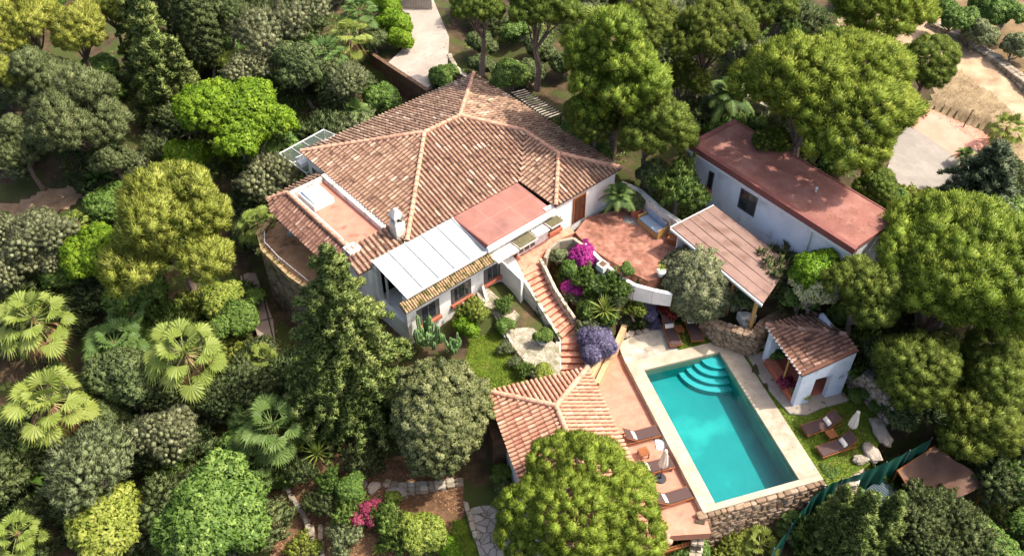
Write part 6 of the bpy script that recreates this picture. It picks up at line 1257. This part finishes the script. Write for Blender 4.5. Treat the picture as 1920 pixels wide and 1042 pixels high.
# garden beds in the middle
for k, x, y, r_, lb, cat, nm in [
 ('wildY', 890, 590, 30, 'round yellow green bush under the villa windows', 'shrub', 'leafy_shrub'), ('brightB', 878, 612, 22, 'bright green bush at the head of the lawn', 'shrub', 'leafy_shrub'), ('wildG', 945, 575, 18, 'small bush beside the curved white wall', 'shrub', 'leafy_shrub'), ('greenB', 948, 608, 16, 'small leafy plant at the corner of the crazy paving', 'shrub', 'leafy_shrub'),
 ('wild', 950, 655, 15, 'dry brownish shrub on the small lawn', 'shrub', 'leafy_shrub'), ('wild', 965, 680, 14, 'lower dry shrub beside the path edging', 'shrub', 'leafy_shrub'), ('wildG', 985, 695, 17, 'green bush above the pool house eave', 'shrub', 'leafy_shrub'), ('yellowA', 1022, 700, 20, 'yellow flowering bush above the pool house roof', 'shrub', 'leafy_shrub'),
 ('boug', 1066, 434, 26, 'magenta bougainvillea on the left arch end', 'bougainvillea', 'bougainvillea'), ('boug', 1048, 440, 16, 'small magenta bougainvillea beside the yellow bush', 'bougainvillea', 'bougainvillea'), ('boug', 1094, 480, 26, 'magenta bougainvillea on the right side of the arch', 'bougainvillea', 'bougainvillea'), ('boug', 1070, 548, 22, 'purple pink bougainvillea below the stair parapet top', 'bougainvillea', 'bougainvillea'), ('boug', 1098, 465, 14, 'upper sprig of bougainvillea by the patio parapet', 'bougainvillea', 'bougainvillea'),
 ('yellowA', 1020, 462, 16, 'yellow green bush at the corner of the top landing', 'shrub', 'leafy_shrub'), ('wildG', 1100, 530, 27, 'light green leafy mound in the middle of the planted slope', 'shrub', 'leafy_shrub'), ('wild', 1075, 572, 20, 'grey green shrub below the bougainvillea', 'shrub', 'leafy_shrub'), ('wildG', 1152, 540, 27, 'dark green shrub under the patio parapet', 'shrub', 'leafy_shrub'),
 ('yucca', 1134, 583, 36, 'spiky green yucca in the middle of the planted slope', 'yucca', 'yucca'), ('wildG', 1105, 590, 22, 'leafy plant left of the yucca', 'shrub', 'leafy_shrub'), ('wild', 1168, 600, 22, 'grey shrub right of the yucca', 'shrub', 'leafy_shrub'), ('wild', 1108, 618, 24, 'soft grey green bush above the lavender', 'shrub', 'leafy_shrub'),
 ('lav', 1118, 640, 28, 'large lavender mound beside the lower stair', 'lavender', 'lavender'), ('lav', 1108, 660, 20, 'lavender clump touching the lower steps', 'lavender', 'lavender'), ('lav', 1126, 622, 18, 'lavender clump at the top of the bed by the stair', 'lavender', 'lavender'), ('lav', 1220, 598, 18, 'hanging lavender above the stone plaza', 'lavender', 'lavender'), ('lav', 1220, 558, 16, 'violet flowering clump near the olive tree', 'lavender', 'lavender'),
 ('redb', 1255, 565, 22, 'dark red leaved shrub left of the olive trunk', 'shrub', 'red_shrub'), ('wildY', 1195, 560, 22, 'lime green shrub on the slope above the lavender', 'shrub', 'leafy_shrub'), ('wildG', 1185, 585, 24, 'dark green shrub above the plaza stones', 'shrub', 'leafy_shrub'), ('wildD', 1210, 588, 20, 'dark shrub behind the hanging lavender', 'shrub', 'leafy_shrub'),
 ('feather', 1125, 530, 28, 'arching feathery palm below the patio parapet', 'palm', 'feather_palm'), ('greyB', 1045, 480, 18, 'small grey bush inside the stone arch bed', 'shrub', 'leafy_shrub'), ('wildD', 1155, 566, 20, 'dark bush just above the yucca', 'shrub', 'leafy_shrub'), ('greenB', 1075, 505, 20, 'green tuft beside the stair parapet', 'shrub', 'leafy_shrub'),
 ('darkB', 1395, 560, 30, 'dark bush under the near edge of the pergola', 'shrub', 'leafy_shrub'), ('greenB', 1240, 535, 18, 'green tuft along the lower patio parapet', 'shrub', 'leafy_shrub'),
 ('greenB', 1455, 665, 13, 'small plant at the pavilion pillar foot', 'shrub', 'leafy_shrub'), ('rose', 1475, 716, 15, 'pink flowering plant beside the pavilion bench', 'flower', 'flowering_shrub'), ('yellowA', 1503, 735, 16, 'pale flowering plant at the pavilion corner', 'flower', 'flowering_shrub'),
 ('greenB', 1608, 742, 15, 'small green plant on the rock ledge', 'shrub', 'leafy_shrub'), ('greenB', 1640, 762, 12, 'tiny plant at the stone wall foot', 'shrub', 'leafy_shrub'), ('darkB', 1685, 780, 34, 'dark green bush at the end of the right stone wall', 'shrub', 'leafy_shrub'), ('greenB', 1545, 905, 18, 'bush on the wall corner below the pool', 'shrub', 'leafy_shrub'),
 ('wildG', 655, 965, 34, 'grey green bush left of the crimson one', 'shrub', 'leafy_shrub'), ('rose', 693, 965, 27, 'crimson flowering bush in the lower garden', 'shrub', 'flowering_shrub'), ('wild', 650, 1008, 34, 'pale bush at the bottom of the lower garden', 'shrub', 'leafy_shrub'), ('wildD', 605, 945, 38, 'dark olive bush on the soil slope', 'shrub', 'leafy_shrub'), ('wildD', 675, 870, 40, 'dark green bush under the dense round tree', 'shrub', 'leafy_shrub'),
 ('yellowA', 785, 1005, 46, 'large lime yellow bush at the bottom centre', 'shrub', 'leafy_shrub'), ('wildG', 730, 985, 36, 'green bush left of the lime yellow one', 'shrub', 'leafy_shrub'), ('banana', 815, 1030, 34, 'banana plant in front of the lime yellow bush', 'plant', 'banana_plant'), ('agave', 712, 1030, 20, 'variegated agave at the bottom edge', 'agave', 'agave'), ('wildG', 745, 1015, 32, 'lower green bush left of the banana plant', 'shrub', 'leafy_shrub'), ('brightB', 840, 1035, 24, 'bright green plant at the bottom edge beside the banana', 'shrub', 'leafy_shrub'), ('greenB', 660, 915, 26, 'green bush above the crimson one', 'shrub', 'leafy_shrub'),
 ('greenB', 938, 890, 18, 'dark bush growing along the pool house wall', 'shrub', 'leafy_shrub'), ('darkB', 945, 920, 20, 'dark bush lower along the pool house wall', 'shrub', 'leafy_shrub'), ('yellowA', 735, 935, 16, 'small yellow bush beside the big pale boulder', 'shrub', 'leafy_shrub'),
 ('wildG', 1262, 1020, 36, 'green bush under the terrace edge', 'shrub', 'leafy_shrub'), ('greenB', 1300, 1035, 26, 'green bush below the board screen', 'shrub', 'leafy_shrub'), ('palmC', 1430, 1020, 44, 'grassy palm at the foot of the pool wall', 'palm', 'fan_palm'), ('wildY', 1370, 1035, 34, 'light green bush at the bottom edge below the pool wall', 'shrub', 'leafy_shrub')]:
    T_(k, x, y, r_, lb, cat, nm)
for i, (x, y, h_, lb) in enumerate([(1287, 988, 1.3, 'slim dark green conical shrub at the terrace edge'), (1267, 980, .7, 'short conical shrub left of the slim one at the terrace edge')]): T_('cypress', x, y, 7 + 2 * (1 - i), lb, 'shrub', 'conical_shrub', hc=h_ / 2, sq=.6)
# lower right
for k, x, y, r_, lb in [('wildD', 560, 885, 34, 'ragged dark shrub between the yucca and the soil slope'), ('wildG', 530, 900, 26, 'ragged green shrub at the top of the bare soil slope'), ('wild', 480, 745, 36, 'feathery grey shrub above the large dark fan palm'), ('wildG', 620, 905, 26, 'ragged green shrub below the tall cedar edge stones'), ('wildY', 565, 1030, 30, 'lime feathery shrub at the bottom edge beside the kerbs'), ('wildG', 1140, 600, 18, 'tufted green plant below the yucca'), ('wildG', 1060, 520, 15, 'small green tuft beside the middle of the stair parapet'), ('wildY', 1170, 575, 18, 'yellowish tuft right of the yucca')]: T_(k, x, y, r_, lb, 'shrub', 'leafy_shrub')
T_('cedarB', 1565, 965, 42, 'light green conifer left in the group below the green fence', name='conifer_tree', hc=3.2)
T_('cedarB', 1600, 1000, 60, 'light green conifer in the middle below the green fence', name='conifer_tree', hc=2.6)
T_('cedarB', 1655, 990, 50, 'light green conifer right in the group below the green fence', name='conifer_tree', hc=2.6)
T_('feather', 1602, 930, 36, 'palm behind the light green conifers', 'palm', 'feather_palm', hc=2)
T_('palmB', 1492, 985, 36, 'dark fan palm behind the green net fence', name='fan_palm', hc=1.5)
for i, (k, x, y, r_, lb) in enumerate([('darkA', 1720, 975, 60, 'dark tree below the tarpaulin canopy'), ('darkA', 1880, 900, 75, 'dark tree right of the tarpaulin canopy'), ('darkA', 1800, 1010, 80, 'dark tree in the lower right corner area'), ('greenA', 1860, 1040, 60, 'green tree at the lower right corner'), ('darkA', 1900, 800, 70, 'dark tree at the right edge under the pine'), ('darkA', 1750, 1040, 50, 'dark bush tree at the bottom edge on the right'), ('darkA', 1690, 690, 60, 'dark tree in the shade behind the pavilion wall')]): T_(k, x, y, r_, lb, hc=1.8)
for k, x, y, r_, lb in [('greenB', 1790, 40, 34, 'bush on the bank above the dirt road, nearest the pine'), ('greyB', 1835, 65, 30, 'greyish bush in the middle of the bank above the dirt road'), ('greenB', 1880, 30, 34, 'bush higher on the bank above the dirt road'), ('greyB', 1905, 90, 28, 'bush at the right edge of the bank above the road'), ('greenB', 1850, 10, 28, 'bush at the top edge of the road bank'), ('darkB', 1735, 0, 30, 'dark bush at the top edge near the road wall')]: T_(k, x, y, r_, lb, 'shrub', 'leafy_shrub')
pp = onground(1870, 45); g = MB(); g.tube([(pp[0], pp[1], pp[2]), (pp[0] + .3, pp[1] + .6, pp[2] + 3), (pp[0] + 1.1, pp[1] + 1.4, pp[2] + 6)], [.2, .16, .12], 8); tag(g.build('bare_trunk', M['bark']), 'bare leaning tree trunk at the top right corner', 'tree trunk')
for i, a in enumerate([(1018, 632), (1175, 506), (1240, 503), (1061, 392)]):
    T_(['greenB', 'greenB', 'agave', 'greenB'][i], a[0], a[1], [16, 13, 12, 11][i], ['low plant growing in the white bowl planter', 'round clipped plant in the terracotta patio pot', 'spiky plant in the white pot under the olive tree', 'small round tree top in the slim pot by the front door'][i], 'plant', 'potted_plant', hc=.28, zc=[1.5, 3.25, 3.3, 3.6][i])
# undergrowth: bushes one could count between the big trees (left woods, right woods)
R = random.Random(77); keys = ['wildD', 'greenB', 'wildG', 'wild', 'darkA', 'wildD', 'wildY']; spots = []
keepout = [poly([(700, -40), (830, -40), (875, 70), (865, 150), (800, 200), (700, 160)], 4), poly([(60, 350), (178, 340), (190, 380), (120, 400), (40, 410), (-40, 440), (-60, 370)], .5), frp(HF, -8.6, 11.2, -3, 14.3), driveway, parking, patio_poly, frp(PF, -1.2, 10.2, -6, 8), frp(AF, -.4, 12, -.4, 4.2), frp(GF, -1, 7.4, -3, 4), poly([(840, 540), (1260, 400), (1290, 640), (1100, 720), (860, 740)], 1.5), poly([(500, 850), (1000, 820), (1000, 1060), (500, 1060)], -1.8), lawn_right,
  poly([(1690, 30), (1925, -40), (2200, 100), (2200, 420), (1925, 345), (1760, 260), (1690, 200)], 4.3), frp(VF, -1, 4.5, -1, 4), poly([(1660, 850), (1760, 820), (1900, 880), (1740, 980)], -2), poly([(430, 480), (480, 480), (525, 660), (490, 660)], -1.5), poly([(850, 100), (1080, 90), (1100, 220), (900, 170)], 3.6)]
tries = 0; USED = set()
while len(spots) < 190 and tries < 6000:
    tries += 1; px, py = R.uniform(-30, 1950), R.uniform(-20, 1060)
    if not (px < 720 or py < 230 or px > 1350): continue
    x, y, z = onground(px, py)
    if any(bool(inpoly(np.array([x]), np.array([y]), k)[0]) for k in keepout): continue
    if any((x - a) ** 2 + (y - b2) ** 2 < 2.4 for a, b2 in spots): continue
    spots.append((x, y)); k = keys[R.randrange(len(keys))]; mk, R0, h0 = SPEC[k]; s = R.uniform(.75, 1.25) * (1 if R0 < 1.6 else .7)
    ad = {'d': 'dark', 'g': 'green', 'w': {'wild': 'feathery', 'wildD': 'ragged dark', 'wildG': 'ragged green', 'wildY': 'ragged lime'}.get(k)}[k[0]]
    for nb in sorted((q_ for q_ in NAMED if len(q_[2].split()) <= 8), key=lambda q_: (q_[0] - x) ** 2 + (q_[1] - y) ** 2):
        dx_, dy_ = x - nb[0], y - nb[1]; wh = ('right of' if dx_ > 0 else 'left of') if abs(dx_) > abs(dy_) else ('behind' if dy_ > 0 else 'in front of'); lb = ad + ' wild bush ' + wh + ' the ' + nb[2]
        if lb not in USED: break
    USED.add(lb); root = empty('undergrowth_bush', (x, y, z), lb, 'bush', 'wild undergrowth bushes', R.uniform(0, 6)); root.scale = (s * R.uniform(.85, 1.4), s * R.uniform(.85, 1.25), s * R.uniform(.7, 1.1))
    if k not in PROTO: PROTO[k] = list(mk()); objs = PROTO[k]
    else: objs = [link(o.copy()) for o in PROTO[k]]
    for o in objs: o.parent = root; o.location = (0, 0, h0 * .8)
# ground cover nobody could count: low leaves and dry grass
def scatter(name, n, region, key, hgt_, wd, rnd, up=.6, inside=None):
    r = np.random.default_rng(rnd); X = r.uniform(region[0], region[1], n); Y = r.uniform(region[2], region[3], n); k = np.ones(n, bool)
    if inside is not None: k &= inpoly(X, Y, inside)
    else:
        for q_ in keepout: k &= ~inpoly(X, Y, q_)
    nz_ = np.sin(X * 1.3 + np.sin(Y * .9) * 2) * np.sin(Y * 1.1 + 2) + np.sin(X * .5 - Y * .4); k &= nz_ + r.normal(0, .5, n) > -.2; X, Y = X[k], Y[k]; n = len(X); Z = gzr(X, Y)
    d = unit(r.normal(size=(n, 3)) * np.array([1, 1, .3]) + np.array([0, 0, up])); s = unit(np.cross(d, r.normal(size=(n, 3)))); ln = hgt_ * r.uniform(.5, 1.3, (n, 1)); b_ = np.stack([X, Y, Z], -1); V = np.stack([b_ - s * wd, b_ + s * wd, b_ + d * ln], 1)
    o = raw_mesh(name, V.reshape(-1, 3), np.arange(n * 3).reshape(-1, 3), np.repeat(np.clip(r.normal(.5, .25, n), 0, 1), 3), LM[key]); o['kind'] = 'stuff'
scatter('ground_cover', 420000, (-30, 38, 16, 84), 'green', .22, .05, 91)
garden_bed = poly([(1015, 470), (1090, 445), (1140, 500), (1260, 545), (1300, 600), (1180, 622), (1150, 640), (1100, 700), (1085, 610), (1030, 520)], 1.6)
scatter('ground_cover', 30000, (-2, 12, 26, 42), 'bright', .16, .04, 93, inside=garden_bed)
scatter('dry_grass', 60000, (20, 46, 38, 76), 'drygrass', .4, .012, 92, 1.2, poly([(1780, 130), (1860, 180), (1925, 240), (2000, 330), (1925, 345), (1870, 262), (1800, 230), (1745, 195), (1760, 140)], 4.2))

# leaf litter on roofs, soil and paving
def litter(n, pts, zf, rnd, key='deadleaf', sz=.035, clump=1.0):
    r = np.random.default_rng(rnd); xs = [p[0] for p in pts]; ys = [p[1] for p in pts]; X = r.uniform(min(xs), max(xs), n); Y = r.uniform(min(ys), max(ys), n); k = inpoly(X, Y, pts)
    k &= (np.sin(X * 1.9 + np.sin(Y * 2.1) * 1.5) * np.sin(Y * 1.6 + 1) + r.normal(0, .45, n)) * clump > .25 * clump - (1 - clump); X, Y = X[k], Y[k]; n = len(X); Z = zf(X, Y) + .01
    a = r.uniform(0, 6.28, n); d = np.stack([np.cos(a), np.sin(a), r.uniform(-.1, .4, n)], -1); s_ = np.stack([-np.sin(a), np.cos(a), r.uniform(-.3, .3, n)], -1); b_ = np.stack([X, Y, Z], -1); l = sz * r.uniform(.6, 1.8, (n, 1)); V = np.stack([b_ - s_ * l * .3, b_ + s_ * l * .3, b_ + d * l], 1)
    o = raw_mesh('leaf_litter', V.reshape(-1, 3), np.arange(n * 3).reshape(-1, 3), np.repeat(np.clip(r.normal(.4, .3, n), 0, 1), 3), M[key]); o['kind'] = 'stuff'
litter(5000, frp(AF, .3, 11, .3, 3.6), lambda x, y: np.full(x.shape, 6.45), 1, sz=.06)
litter(900, patio_poly, lambda x, y: np.full(x.shape, 3.0), 2)
litter(700, frp(PF, -.7, 8.7, 4.5, 5.5), lambda x, y: np.full(x.shape, .05), 3, sz=.05)
litter(2500, driveway, lambda x, y: np.full(x.shape, 4.3), 4, sz=.06)
litter(20000, poly([(520, 860), (860, 880), (880, 1060), (500, 1060)], -1.8), lambda x, y: gzr(x, y) + .03, 5, sz=.07)
litter(1500, lawn_right, lambda x, y: np.full(x.shape, .05), 6, sz=.06)
